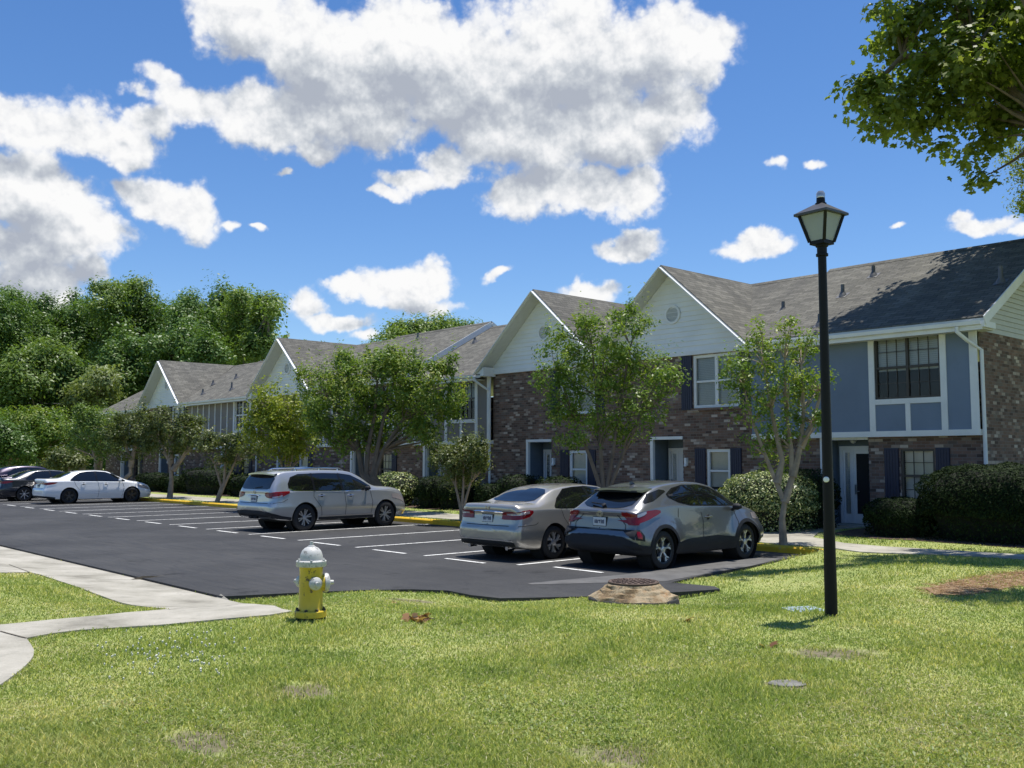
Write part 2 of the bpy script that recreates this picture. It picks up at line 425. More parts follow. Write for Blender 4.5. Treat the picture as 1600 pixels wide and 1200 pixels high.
wn = t.n('ShaderNodeTexNoise'); t.l(rot, wn.inputs['Vector']); wn.inputs['Scale'].default_value = 1.2; wn.inputs['Detail'].default_value = 6
t.l(wn.outputs['Color'], wv.inputs[1]); t.l(wv.outputs[0], ck.inputs['Vector'])
c = t.mix(t.ramp(ck.outputs['Distance'], [(.0, .45), (.007, 0.0)]), c, (.018, .018, .02))
setc(t, 'Base Color', c); setc(t, 'Roughness', t.ramp(streak, [(.3, .62), (.7, .85)])); setc(t, 'Specular IOR Level', .3)
t.l(t.bump(grit, .5, .006), t.b.inputs['Normal'])
LOT = [(64, 6.15), (12.75, 6.15), (12.62, 6.45), (12.3, 7.3), (12.0, 7.92), (11.55, 8.55), (11.1, 8.85), (10.5, 8.8), (10.0, 8.9), (9.65, 9.4), (9.3, 9.95),
       (8.95, 10.7), (8.7, 11.3), (8.52, 11.9), (8.75, 12.1), (9.5, 12.0), (9.75, 13.2), (9.95, 14.8), (10.2, 16.3), (10.35, 17.45), (64, 17.45)]
drape('parking_lot', LOT, m_asph, 0, cell=4, flatz=0.0, skirt=.13)
m_old = plain('grey_apron', (.105, .103, .10), .9, var=.25, scale=3, bump=.4, dirt=.4)
drape('asphalt_apron', [(9.62, 12.0), (10.75, 10.2), (10.9, 10.25), (10.62, 12.3), (10.75, 16.2), (10.3, 16.4), (9.95, 14.8), (9.78, 13.2)], m_old, 0, cell=4, flatz=.004)
# painted bays
m_white, t = new_mat('road_paint')
tc = t.n('ShaderNodeNewGeometry').outputs['Position']
setc(t, 'Base Color', t.ramp(t.noise(tc, 7, 8, .75), [(.36, (.16, .16, .16)), (.47, (.66, .66, .64)), (.7, (.80, .80, .78))])); setc(t, 'Roughness', .7)
bm = bmesh.new()
def strip(u0, u1, v0, v1, z=.008):
    vs_ = [bm.verts.new((*uv2xy(u, v), z)) for u, v in ((u0, v0), (u1, v0), (u1, v1), (u0, v1))]
    bm.faces.new(vs_)
BAY0, BAY = 10.42, 2.45
for k in range(0, 21):
    u = BAY0 + BAY * k
    if k: strip(u - .05, u + .05, 11.62 + (.25 if k == 1 else 0), 17.35)
    ud = u + .62
    if k < 20: strip(ud, ud + 1.15, 11.57 + (.5 if k == 0 else 0), 11.665 + (.5 if k == 0 else 0))
bmesh.ops.recalc_face_normals(bm, faces=bm.faces)
for f in bm.faces:
    if f.normal.z < 0: f.normal_flip()
me = bpy.data.meshes.new('parking_markings'); bm.to_mesh(me); bm.free(); me.materials.append(m_white)
o = bpy.data.objects.new('parking_markings', me); COL.objects.link(o); tag(o, kind='structure')
# kerb, yellow paint worn to concrete along its arris
m_kerb, t = new_mat('kerb_paint')
tc = t.n('ShaderNodeNewGeometry').outputs['Position']
w1 = t.ramp(t.noise(tc, 2.2, 8, .72), [(.60, 0.0), (.68, .9)])
setc(t, 'Base Color', t.mix(w1, t.ramp(t.noise(tc, 5, 4), [(.3, (.58, .34, .008)), (.7, (.72, .45, .015))]), (.36, .31, .22))); setc(t, 'Roughness', .75)
kb = MB(); prof = [(17.43, -.1), (17.45, .10), (17.48, .13), (17.66, .135), (17.66, -.1)]
us = [9.35, 9.7, 10.1, 10.6] + list(np.arange(13, 64.1, 3))
rings = []
for i, u in enumerate(us):
    h = [-.02, .05, .10, .13][i] / .13 if i < 4 else 1
    off = [.42, .2, .06, 0][i] if i < 4 else 0
    rings.append([(*uv2xy(u, v + off), z * h if z > 0 else z) for v, z in prof])
for A, B in zip(rings, rings[1:]):
    for k in range(len(prof) - 1): kb.face([A[k], B[k], B[k + 1], A[k + 1]])
tag(kb.build('kerb', m_kerb, merge=True), kind='structure')
# concrete walks
m_conc, t = new_mat('walk_concrete')
tc = t.n('ShaderNodeNewGeometry').outputs['Position']
a = t.noise(tc, 1.1, 7, .65); b2 = t.noise(tc, 60, 4, .6)
c = t.ramp(a, [(.28, (.18, .165, .13)), (.46, (.325, .305, .25)), (.6, (.40, .375, .315)), (.75, (.47, .445, .38))])
c = t.mix(.5, c, t.ramp(b2, [(.3, (.8, .8, .8)), (.7, (1.15, 1.15, 1.15))]), 'MULTIPLY')
c = t.mix(t.ramp(t.noise(tc, 3.5, 8, .75), [(.54, 0.0), (.70, .6)]), c, (.17, .165, .13))
setc(t, 'Base Color', c); setc(t, 'Roughness', .88); t.l(t.bump(b2, .25, .004), t.b.inputs['Normal'])
P = lambda *a: [drop_uv(x, y) for x, y in a]
WALK = [(62, 6.12), (12.9, 6.14)] + P((345, 931.5), (400, 944), (440, 954), (457, 957.5), (420, 963.5), (340, 970.5), (253, 979), (180, 983.5), (117, 988), (75, 993.5), (41, 1000), (48, 1010), (53, 1019), (52, 1028), (46, 1037), (36, 1047), (25, 1056), (3, 1072), (-60, 1105), (-160, 1085), (-160, 1000), (-60, 984), (0, 979), (80, 971), (158, 964), (263, 954.5), (120, 918.5), (63, 899.5), (46, 895.5), (0, 896.5), (-90, 897), (-90, 884.5), (0, 882)) + [(62, 4.25)]
drape('sidewalk', WALK, m_conc, .02, cell=.5, skirt=.08)
m_joint = plain('joint_dirt', (.09, .075, .05), .95)
def joint(a, b, w=.018):
    (u0, v0), (u1, v1) = drop_uv(*a), drop_uv(*b)
    d = math.hypot(u1 - u0, v1 - v0); nx, ny = -(v1 - v0) / d * w / 2, (u1 - u0) / d * w / 2
    return [(u0 + nx, v0 + ny), (u1 + nx, v1 + ny), (u1 - nx, v1 - ny), (u0 - nx, v0 - ny)]
for k, (a, b) in enumerate((((263, 955.5), (372, 945)), ((0, 990), (41, 1001)), ((14, 884), (46, 896)), ((150, 907), (258, 902)))):
    drape('walk_joint', joint(a, b), m_joint, .026, cell=.4)
FRONT_WALK = [(64, 18.35), (10.4, 18.0), (8.2, 17.95), (4, 17.9), (-8, 17.8), (-8, 18.7), (5.2, 18.75), (6.6, 20.0), (6.1, 20.2), (5.0, 19.1), (6, 18.9), (8, 18.95), (10.2, 19.0), (11.4, 19.7), (11.9, 20.6), (12.05, 22.9), (12.95, 22.9), (12.9, 20.2), (13.4, 19.5), (64, 19.55)]
FRONT_WALK = [(64, 18.35), (10.4, 17.95), (8.2, 17.9), (4, 17.85), (-8, 17.8), (-8, 18.7), (8, 18.85), (10.4, 18.95), (11.5, 19.6), (11.95, 20.6), (12.0, 23.3), (12.95, 23.3), (12.9, 20.2), (13.4, 19.55), (64, 19.55)]
drape('front_walk', FRONT_WALK, m_conc, .02, cell=.5, skirt=.06)
# planting beds along the houses
m_mulch, t = new_mat('bark_mulch')
tc = t.n('ShaderNodeNewGeometry').outputs['Position']
setc(t, 'Base Color', t.ramp(t.noise(tc, 22, 8, .75), [(.3, (.030, .020, .013)), (.5, (.075, .048, .030)), (.72, (.16, .105, .068))])); setc(t, 'Roughness', .95)
t.l(t.bump(t.noise(tc, 40, 6, .8), .8, .02), t.b.inputs['Normal'])
BEDS = [[(13.1, 20.5), (64, 20.5), (64, 23.2), (13.1, 23.2)], [(-2, 20.1), (8.8, 20.0), (11.6, 20.5), (11.85, 23.2), (-2, 23.2)]]
for b_ in BEDS: drape('planting_bed', b_, m_mulch, .012, cell=.5)
m_straw, t = new_mat('pine_straw')
tc = t.n('ShaderNodeNewGeometry').outputs['Position']
setc(t, 'Base Color', t.ramp(t.noise(t.mapping(tc, (1, 3, 1), (0, 0, .7)), 20, 8, .8), [(.3, (.13, .085, .045)), (.5, (.27, .18, .095)), (.72, (.42, .31, .18))])); setc(t, 'Roughness', .95)
STRAW = P((1445, 921), (1470, 915), (1500, 908), (1530, 902), (1560, 897), (1620, 893), (1700, 892), (1700, 912), (1620, 914), (1575, 919), (1545, 926), (1500, 931), (1460, 930))
drape('straw_patch', STRAW, m_straw, .012, cell=.3)
# ------------------------------------------------------------------ grass blades
m_blade, t = new_mat('grass_blade')
geo = t.n('ShaderNodeNewGeometry').outputs['Position']
flat = t.n('ShaderNodeVectorMath', operation='MULTIPLY'); t.l(geo, flat.inputs[0]); flat.inputs[1].default_value = (1, 1, 0)
c = turf_color(t, flat.outputs[0])
at = t.n('ShaderNodeAttribute'); at.attribute_name = 'rnd'
c = t.mix(.85, c, t.ramp(at.outputs['Fac'], [(0, (.55, .62, .5)), (.45, (1.0, 1.05, .9)), (.75, (1.35, 1.3, 1.1)), (.9, (1.9, 1.55, 1.5)), (1, (2.5, 2.0, 2.4))]), 'MULTIPLY')
setc(t, 'Base Color', c); setc(t, 'Roughness', .5); setc(t, 'Specular IOR Level', .3)
tr = t.n('ShaderNodeBsdfTranslucent'); t.l(t.mix(1, c, (1.15, 1.2, .7), 'MULTIPLY'), tr.inputs[0])
mx = t.n('ShaderNodeMixShader'); mx.inputs[0].default_value = .35
t.l(t.b.outputs[0], mx.inputs[1]); t.l(tr.outputs[0], mx.inputs[2]); t.l(mx.outputs[0], t.out.inputs[0])
def inside(poly, x, y):
    r = np.zeros(len(x), bool); n = len(poly)
    for i in range(n):
        x0, y0 = poly[i]; x1, y1 = poly[(i + 1) % n]
        c_ = ((y0 > y) != (y1 > y)); 
        if y1 != y0: r ^= c_ & (x < (x1 - x0) * (y - y0) / (y1 - y0) + x0)
    return r
rng = np.random.default_rng(3)
def lawn_points(n, y0, y1, k):
    a = rng.random(n); Y = (y0 ** (1 - k) + a * (y1 ** (1 - k) - y0 ** (1 - k))) ** (1 / (1 - k))
    X = (rng.random(n) * 2 - 1) * (.66 * Y + .6)
    u = X * U[0] + Y * U[1]; v = X * V[0] + Y * V[1]
    keep = lot_dist(u, v) > .0
    e = .03 * (rng.random(n) - .5)
    for poly in [WALK, FRONT_WALK] + BEDS + [LOT]: keep &= ~inside(poly, u + e, v + e)
    keep &= ~(inside(STRAW, u + 4 * e, v + 4 * e) & (rng.random(n) < .72))
    keep &= v < 22
    dens = np.ones(n)
    for p, r, ry in BARE:
        d = np.hypot((X - p[0]) / (r * 1.1), (Y - p[1]) / (ry * 2.2)); dens = np.minimum(dens, .14 + .86 * sstep(.35, 1.1, d + .35 * np.sin(X * 9 + Y * 7)))
    keep &= rng.random(n) < dens
    return X[keep], Y[keep], u[keep], v[keep]
X, Y, u, v = lawn_points(760000, 4.3, 46, 2.0)
n = len(X); Z = zg(u, v)
h = (.017 + .025 * rng.random(n) ** 1.5) * (1 + .02 * Y); w = (.0022 + .0011 * rng.random(n)) * (.55 + .11 * Y)
patchy = .75 + .5 * (np.sin(X * 1.9 + 1.3 * np.sin(Y * 1.1)) * np.sin(Y * 1.6 + np.cos(X * 1.4))); h *= np.clip(patchy, .5, 1.3)
th = rng.random(n) * 2 * np.pi; lean = .25 + .9 * rng.random(n); ph = rng.random(n) * 2 * np.pi
wx, wy = np.cos(th) * w, np.sin(th) * w; lx, ly = np.cos(ph) * lean * h, np.sin(ph) * lean * h
vv = np.empty((n, 5, 3), np.float32)
vv[:, 0] = np.stack([X - wx, Y - wy, Z - .004], -1); vv[:, 1] = np.stack([X + wx, Y + wy, Z - .004], -1)
vv[:, 2] = np.stack([X + wx * .8 + lx * .35, Y + wy * .8 + ly * .35, Z + h * .62], -1); vv[:, 3] = np.stack([X - wx * .8 + lx * .35, Y - wy * .8 + ly * .35, Z + h * .62], -1)
vv[:, 4] = np.stack([X + lx, Y + ly, Z + h], -1)
b0 = np.arange(n)[:, None] * 5
loops = np.concatenate([b0 + np.array([[0, 1, 2, 3]]), b0 + np.array([[3, 2, 4]])], 1).ravel()
sizes = np.tile([4, 3], n)
tag(mesh_np('lawn_grass', vv.reshape(-1, 3), loops, sizes, m_blade, rnd=np.repeat(rng.random(n), 5)), kind='stuff')

# low weeds with broad leaves in drifts, and dry thatch lying between the blades
def litter_blades(name, n, y0, y1, ln, wd, lift, mat, gate):
    X, Y, u, v = lawn_points(n, y0, y1, 2.0)
    k = gate(X, Y) > rng.random(len(X)); X, Y, u, v = X[k], Y[k], u[k], v[k]; n = len(X); Z = zg(u, v)
    a = rng.random(n) * 6.2832; l = ln * (.6 + .8 * rng.random(n)); w = wd * (.6 + .8 * rng.random(n)) * (.6 + .08 * Y); z0 = Z + lift * rng.random(n); dz = lift * (rng.random(n) - .2)
    c, s_ = np.cos(a), np.sin(a)
    vv = np.stack([np.stack([X, Y, z0], -1), np.stack([X + c * l * .5 - s_ * w, Y + s_ * l * .5 + c * w, z0 + dz * .8], -1), np.stack([X + c * l, Y + s_ * l, z0 + dz], -1), np.stack([X + c * l * .5 + s_ * w, Y + s_ * l * .5 - c * w, z0 + dz * .8], -1)], 1)
    tag(mesh_np(name, vv.reshape(-1, 3), np.arange(n * 4), np.full(n, 4), mat, rnd=np.repeat(rng.random(n), 4)), kind='stuff')
drift = lambda X, Y: sstep(.35, .9, np.sin(X * 1.3 + 2 * np.sin(Y * .7)) * np.sin(Y * 1.5 + 1.7 * np.sin(X * .9 + 1)) + .25 * np.sin(X * 5 + Y * 3))
m_weed = leafmat('weed_leaf', [(0, (.12, .17, .04)), (.6, (.22, .29, .07)), (1, (.36, .40, .13))], .35)
m_thatch = leafmat('dry_thatch', [(0, (.28, .22, .12)), (.6, (.46, .40, .25)), (1, (.62, .56, .40))], .2)
litter_blades('lawn_weeds', 70000, 4.3, 18, .028, .0065, .03, m_weed, drift)
litter_blades('dry_thatch', 100000, 4.3, 20, .05, .0016, .022, m_thatch, lambda X, Y: .25 + .75 * sstep(0, 1, np.sin(X * 1.1 + 1.2 + np.sin(Y * 2.1)) * np.sin(Y * .9 + np.sin(X * 1.6))))
# ------------------------------------------------------------------ the row of townhouses (local x = -u, y = v)
def textured(name, builder):
    m, t = new_mat(name); t.uv = t.n('ShaderNodeUVMap').outputs[0]; builder(t); return m
def _brick(t):
    br = t.n('ShaderNodeTexBrick'); t.l(t.uv, br.inputs['Vector'])
    for k, x in (('Scale', 1.0), ('Brick Width', .215), ('Row Height', .078), ('Mortar Size', .0055), ('Mortar Smooth', .3), ('Bias', 0.0)): br.inputs[k].default_value = x
    br.inputs['Color1'].default_value = (0, 0, 0, 1); br.inputs['Color2'].default_value = (1, 1, 1, 1); br.inputs['Mortar'].default_value = (.5, .5, .5, 1)
    c = t.ramp(br.outputs['Color'], [(0, (.085, .062, .055)), (.2, (.15, .105, .088)), (.40, (.205, .135, .112)), (.56, (.17, .132, .115)), (.68, (.25, .175, .145)), (.78, (.12, .105, .10)), (.9, (.33, .28, .245)), (1, (.52, .48, .44))])
    c = t.mix(.5, c, t.ramp(t.noise(t.uv, 9, 6, .7), [(.3, (.75, .75, .75)), (.7, (1.25, 1.22, 1.2))]), 'MULTIPLY')
    c = t.mix(t.ramp(t.noise(t.uv, .6, 5, .6), [(.35, 0.0), (.7, .3)]), c, (.11, .085, .075))
    c = t.mix(1.0, c, (1.05, .97, .92), 'MULTIPLY'); c = t.mix(br.outputs['Fac'], c, (.20, .185, .17))
    setc(t, 'Base Color', c); setc(t, 'Roughness', .9); setc(t, 'Specular IOR Level', .2)
    t.l(t.bump(t.math('SUBTRACT', t.noise(t.uv, 60, 4), br.outputs['Fac']), .6, .01), t.b.inputs['Normal'])
m_brick = textured('multi_brick', _brick)
def _shing(t):
    br = t.n('ShaderNodeTexBrick'); t.l(t.uv, br.inputs['Vector']); br.offset = .37
    for k, x in (('Scale', 1.0), ('Brick Width', .33), ('Row Height', .145), ('Mortar Size', .008), ('Mortar Smooth', .6)): br.inputs[k].default_value = x
    br.inputs['Color1'].default_value = (0, 0, 0, 1); br.inputs['Color2'].default_value = (1, 1, 1, 1)
    c = t.ramp(br.outputs['Color'], [(0, (.12, .117, .104)), (.5, (.155, .15, .132)), (1, (.195, .188, .166))])
    st = t.noise(t.mapping(t.uv, (.9, .16, 1)), 1.0, 6, .6)
    c = t.mix(t.ramp(st, [(.42, 0.0), (.70, .5)]), c, (.075, .074, .072))
    c = t.mix(.5, c, t.ramp(t.noise(t.uv, 3.0, 7, .7), [(.3, (.7, .7, .7)), (.7, (1.3, 1.28, 1.22))]), 'MULTIPLY')
    c = t.mix(t.math('MULTIPLY', br.outputs['Fac'], .8), c, (.030, .029, .028))
    setc(t, 'Base Color', c); setc(t, 'Roughness', .93); setc(t, 'Specular IOR Level', .15)
    row = t.n('ShaderNodeSeparateXYZ'); t.l(t.uv, row.inputs[0])
    saw = t.math('FRACT', t.math('DIVIDE', row.outputs[1], .145))
    t.l(t.bump(t.math('ADD', t.math('MULTIPLY', saw, -1.0), t.noise(t.uv, 90, 3)), .7, .018), t.b.inputs['Normal'])
m_shing = textured('weathered_shingle', _shing)
m_trim = plain('white_trim', (.74, .75, .76), .55, var=.06, scale=2, dirt=.12)
m_side = plain('white_siding', (.78, .79, .79), .5, var=.05, scale=1.5)
m_soff = plain('soffit', (.60, .61, .60), .6, var=.05)
m_blue = plain('blue_panel', (.165, .215, .30), .75, var=.10, scale=.8, dirt=.06)
m_tan = plain('tan_panel', (.215, .197, .187), .75, var=.07, scale=1.2)
m_navy = plain('navy_shutter', (.016, .019, .048), .5, var=.1)
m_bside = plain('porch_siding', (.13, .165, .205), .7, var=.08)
m_bronze = plain('bronze_frame', (.05, .042, .036), .45)
m_door = plain('white_door', (.70, .70, .72), .5, var=.03)
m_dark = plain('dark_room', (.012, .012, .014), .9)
m_blind = plain('window_blind', (.78, .77, .74), .8, var=.04)
m_metal = plain('grey_metal', (.35, .35, .36), .4, metal=.8)
m_lead = plain('vent_lead', (.13, .13, .135), .5, metal=.3)
m_glass, t = new_mat('window_glass')
setc(t, 'Base Color', (.02, .025, .03)); setc(t, 'Roughness', .03); setc(t, 'IOR', 1.5)
tp = t.n('ShaderNodeBsdfTransparent'); tp.inputs[0].default_value = (.84, .86, .86, 1)
fr = t.n('ShaderNodeFresnel'); fr.inputs[0].default_value = 1.5
gl = t.n('ShaderNodeBsdfGlossy'); gl.inputs['Roughness'].default_value = .02
mx = t.n('ShaderNodeMixShader'); t.l(t.math('MULTIPLY', fr.outputs[0], .9), mx.inputs[0]); t.l(tp.outputs[0], mx.inputs[1]); t.l(gl.outputs[0], mx.inputs[2]); t.l(mx.outputs[0], t.out.inputs[0])
HOUSE = thing('townhouse_row', 'long row of two storey brick townhouses with white front gables and grey shingle roof', 'townhouses', (0, 0, 0), ROT_LOT)
VF, VE, VR, ZE, ZR = 23.0, 22.4, 27.2, 5.06, 7.70
SL = (ZR - ZE) / (VR - VE)
def ub(mb, u0, u1, v0, v1, z0, z1): mb.box(-u0, -u1, v0, v1, z0, z1); return mb
def pt(u, v, z): return (-u, v, z)
def wall(mb, u0, u1, z0, z1, v, holes=(), reveal=.12):
    us = sorted({u0, u1, *[h[0] for h in holes], *[h[1] for h in holes]}); zs = sorted({z0, z1, *[h[2] for h in holes], *[h[3] for h in holes]})
    us = [x for x in us if u0 <= x <= u1]; zs = [x for x in zs if z0 <= x <= z1]
    for a, b in zip(us, us[1:]):
        for c, d in zip(zs, zs[1:]):
            mu, mz = (a + b) / 2, (c + d) / 2
            if any(h[0] < mu < h[1] and h[2] < mz < h[3] for h in holes): continue
            mb.face([pt(b, v, c), pt(a, v, c), pt(a, v, d), pt(b, v, d)])
    for a, b, c, d in holes:
        w = v + reveal
        mb.face([pt(b, v, c), pt(b, w, c), pt(a, w, c), pt(a, v, c)]); mb.face([pt(b, v, d), pt(a, v, d), pt(a, w, d), pt(b, w, d)])
        mb.face([pt(a, v, c), pt(a, w, c), pt(a, w, d), pt(a, v, d)]); mb.face([pt(b, v, c), pt(b, v, d), pt(b, w, d), pt(b, w, c)])
def window(u0, u1, z0, z1, v, fm, units=1, cols=3, rows=4, blind=.5, fw=.06, grid=True, bm=None):
    """frame with sashes and glazing bars in front of a blind and a dark room"""
    f = MB(); y0, y1 = v + .02, v + .10
    ub(f, u0, u1, y0, y1, z0, z0 + fw); ub(f, u0, u1, y0, y1, z1 - fw, z1)
    ub(f, u0, u0 + fw, y0, y1, z0 + fw, z1 - fw); ub(f, u1 - fw, u1, y0, y1, z0 + fw, z1 - fw)
    wi = (u1 - u0 - fw) / units
    for k in range(1, units): ub(f, u0 + k * wi + fw / 2 - fw * .6, u0 + k * wi + fw / 2 + fw * .6, y0 + .003, y1, z0 + fw, z1 - fw)
    zm = (z0 + z1) / 2
    for k in range(units):
        a, b = u0 + k * wi + fw, u0 + (k + 1) * wi
        ub(f, a, b, y0 + .015, y1 - .01, zm - .03, zm + .03)
        if grid:
            for j in range(1, cols): x = a + (b - a) * j / cols; ub(f, x - .008, x + .008, y0 + .03, y0 + .05, z0 + fw, zm - .03); ub(f, x - .008, x + .008, y0 + .03, y0 + .05, zm + .03, z1 - fw)
            for j in range(1, rows):
                if j * 2 == rows: continue
                z = z0 + (z1 - z0) * j / rows; ub(f, a, b, y0 + .032, y0 + .048, z - .008, z + .008)
    o = f.build('window', fm, HOUSE)
    p = MB(); p.face([pt(u1 - fw, y0 + .055, z0 + fw), pt(u0 + fw, y0 + .055, z0 + fw), pt(u0 + fw, y0 + .055, z1 - fw), pt(u1 - fw, y0 + .055, z1 - fw)]); p.build('pane', m_glass, o)
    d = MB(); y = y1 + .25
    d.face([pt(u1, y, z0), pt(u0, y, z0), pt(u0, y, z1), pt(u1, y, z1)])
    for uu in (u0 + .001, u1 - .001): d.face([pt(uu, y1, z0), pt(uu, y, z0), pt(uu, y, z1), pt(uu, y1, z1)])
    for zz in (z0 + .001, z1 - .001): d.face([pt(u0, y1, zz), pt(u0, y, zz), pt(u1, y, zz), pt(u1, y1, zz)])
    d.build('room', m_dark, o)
    if blind:
        bl = MB(); zb = z1 - fw - (z1 - z0) * blind; n = max(3, int((z1 - zb) / .05))
        for k in range(n):
            za = zb + (z1 - zb) * k / n; zc = zb + (z1 - zb) * (k + 1) / n
            bl.face([pt(u1 - .04, y1 + .03, za), pt(u0 + .04, y1 + .03, za), pt(u0 + .04, y1 + .055, zc), pt(u1 - .04, y1 + .055, zc)])
        bl.build('blind', bm or m_blind, o)
    return o
def shutter(u0, u1, z0, z1, v):
    s = MB(); ub(s, u0, u1, v - .035, v - .003, z0, z1)
    n = 5
    for k in range(n): a = u0 + (u1 - u0) * (k + .12) / n; b = u0 + (u1 - u0) * (k + .88) / n; ub(s, a, b, v - .045, v - .036, z0 + .03, z1 - .03)
    s.build('shutter', m_navy, HOUSE)
def slope(name, pts, mat, thick=.13):
    """a roof sheet: shingles above, boarded soffit below; pts = eave..ridge in u,v,z"""
    p = [pt(*q) for q in pts]; m = MB()
    n = (Vector(p[1]) - Vector(p[0])).cross(Vector(p[2]) - Vector(p[0]))
    if n.z < 0: p = p[::-1]; n = -n
    n.normalize(); down = Vector((n.x, n.y, 0)); down = down.normalized() if down.length > 1e-5 else Vector((0, -1, 0))
    acr = down.cross(n).normalized(); dn = n.cross(acr)
    uv = [(acr.dot(Vector(q)), dn.dot(Vector(q)) * (1 if dn.z > 0 else -1)) for q in p]
    m.face(p, uv)
    lo = [(x, y, z - .035) for x, y, z in p]
    for i in range(len(p)):
        j = (i + 1) % len(p); m.face([p[j], p[i], lo[i], lo[j]])
    m.face(lo[::-1])
    r = m.build(name, mat, HOUSE)
    s = MB(); a = [(x, y, z - .036) for x, y, z in p]; b = [(x, y, z - thick) for x, y, z in p]
    for i in range(len(p)):
        j = (i + 1) % len(p); s.face([a[j], a[i], b[i], b[j]])
    s.face(b[::-1]); s.build('soffit', m_soff, HOUSE)
    return r
def laps(mb, poly_fn, z0, z1, v, lap=.15):
    """horizontal weatherboards between the edges poly_fn(z) -> (u0,u1)"""
    z = z0
    while z < z1 - .01:
        zt = min(z + lap, z1); a0, a1 = poly_fn(z); b0, b1 = poly_fn(zt)
        mb.face([pt(a1, v - .03, z), pt(a0, v - .03, z), pt(b0, v, zt), pt(b1, v, zt)])
        mb.face([pt(a1, v, z), pt(a0, v, z), pt(a0, v - .03, z), pt(a1, v - .03, z)])
        z = zt
ROOFTOP = lambda v, dz=0: ZE + dz + SL * (v - VE)
def main_roof(u0, u1, dz, rake=False, back=0.0):
    slope('roof', [(u0, VE + back, ZE + dz + back * SL), (u1, VE + back, ZE + dz + back * SL), (u1, VR, ZR + dz), (u0, VR, ZR + dz)], m_shing)
    slope('roof', [(u0, 2 * VR - VE, ZE + dz), (u1, 2 * VR - VE, ZE + dz), (u1, VR, ZR + dz), (u0, VR, ZR + dz)], m_shing)
    c = MB()
    c.face([pt(u1, VR - .16, ZR + dz + .012 - .16 * SL), pt(u0, VR - .16, ZR + dz + .012 - .16 * SL), pt(u0, VR, ZR + dz + .03), pt(u1, VR, ZR + dz + .03)])
    c.face([pt(u1, VR, ZR + dz + .03), pt(u0, VR, ZR + dz + .03), pt(u0, VR + .16, ZR + dz + .012 - .16 * SL), pt(u1, VR + .16, ZR + dz + .012 - .16 * SL)])
    c.build('ridge_cap', m_shing, HOUSE)
    if rake:
        b = MB(); b.beam(pt(u0 - .012, VE - .01, ZE + dz - .10), pt(u0 - .012, VR, ZR + dz - .10), .025, .22); b.beam(pt(u0 - .012, VR, ZR + dz - .10), pt(u0 - .012, 2 * VR - VE, ZE + dz - .10), .025, .22)
        b.build('rake_board', m_trim, HOUSE)
def gutter(u0, u1, dz, v=VE):
    z = ZE + dz; m = MB()
    pr = [(v + .02, z - .05), (v - .04, z - .115), (v - .085, z - .10), (v - .10, z - .015), (v - .092, z - .015), (v - .078, z - .09), (v - .04, z - .10)]
    A = [pt(u0, *p) for p in pr]; B = [pt(u1, *p) for p in pr]
    for i in range(len(pr)): j = (i + 1) % len(pr); m.face([A[i], A[j], B[j], B[i]])
    m.face(A); m.face(B[::-1])
    m.build('gutter', m_trim, HOUSE)
    f = MB(); ub(f, u0, u1, v + .0, v + .03, z - .21, z - .05); f.build('fascia', m_trim, HOUSE)
    s = MB(); ub(s, u0 , u1, v + .03, VF + .1, z - .19, z - .165); s.build('soffit', m_soff, HOUSE)
def downspout(u, v, ztop, zbot=.25):
    d = MB(); pts = [(u + .30, VE - .04, ztop), (u + .30, VE - .04, ztop - .12), (u + .18, VE + .18, ztop - .30), (u, v - .06, ztop - .52), (u, v - .05, 2.6), (u, v - .05, zbot)]
    d.tube([pt(*p) for p in pts], .045, 8); d.build('downspout', m_trim, HOUSE)
def porch(u0, u1, z1, v, door_u, dside=.0, sky_door=False, depth=1.15, light=True):
    """recessed entrance: boarded side walls, white casing, door with sidelight"""
    w = MB()
    vb = v + depth
    laps(w, lambda z: (u0, u1), .15, z1, vb, .15)
    for uu in (u0, u1):
        z = .15
        while z < z1:
            zt = min(z + .15, z1); s = .014 if uu == u0 else -.014
            w.face([pt(uu + s, v, z), pt(uu + s, vb, z), pt(uu, vb, zt), pt(uu, v, zt)]); z = zt
    w.face([pt(u0, v, z1), pt(u1, v, z1), pt(u1, vb, z1), pt(u0, vb, z1)])
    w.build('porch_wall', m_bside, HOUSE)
    fl = MB(); ub(fl, u0, u1, v - .25, vb, .05, .24); fl.build('porch_slab', m_conc, HOUSE)
    c = MB(); ub(c, u1 - .02, u1 + .09, v - .04, v + .06, .24, z1 + .0); ub(c, u0, u1 + .09, v - .045, v + .055, z1, z1 + .09); c.build('porch_casing', m_trim, HOUSE)
    d0, d1 = door_u; y = vb - .03
    f = MB(); ub(f, d0 - .09, d0, y - .06, y, .25, 2.25); ub(f, d1, d1 + .09, y - .06, y, .25, 2.25); ub(f, d0, d1, y - .06, y, 2.16, 2.25)
    sl = d0 + (d1 - d0) * .70; ub(f, sl - .03, sl + .03, y - .06, y, .25, 2.16)
    fo = f.build('door_frame', m_door, HOUSE)
    g = MB(); ub(g, sl + .09, d1 - .06, y - .035, y - .02, .5, 2.08); g.build('sidelight', m_glass, fo)
    s = MB(); ub(s, sl + .03, d1, y - .02, y - .012, .25, 2.16); s.build('sidelight_panel', m_door, fo)
    dd = MB(); ub(dd, d0, sl - .03, y - .05, y - .015, .25, 2.16); do = dd.build('door', m_door if not sky_door else m_door, HOUSE)
    gp = MB(); ub(gp, d0 + (.07 if sky_door else .2), sl - (.11 if sky_door else .2), y - .055, y - .048, .5 if sky_door else 1.75, 2.05); gp.build('door_glass', m_dark, do)
    hd = MB(); ub(hd, sl - .10, sl - .07, y - .09, y - .05, 1.0, 1.25); hd.tube([pt(sl - .085, y - .09, 1.08), pt(sl - .2, y - .10, 1.08)], .012, 6); hd.build('handle', m_metal, do)
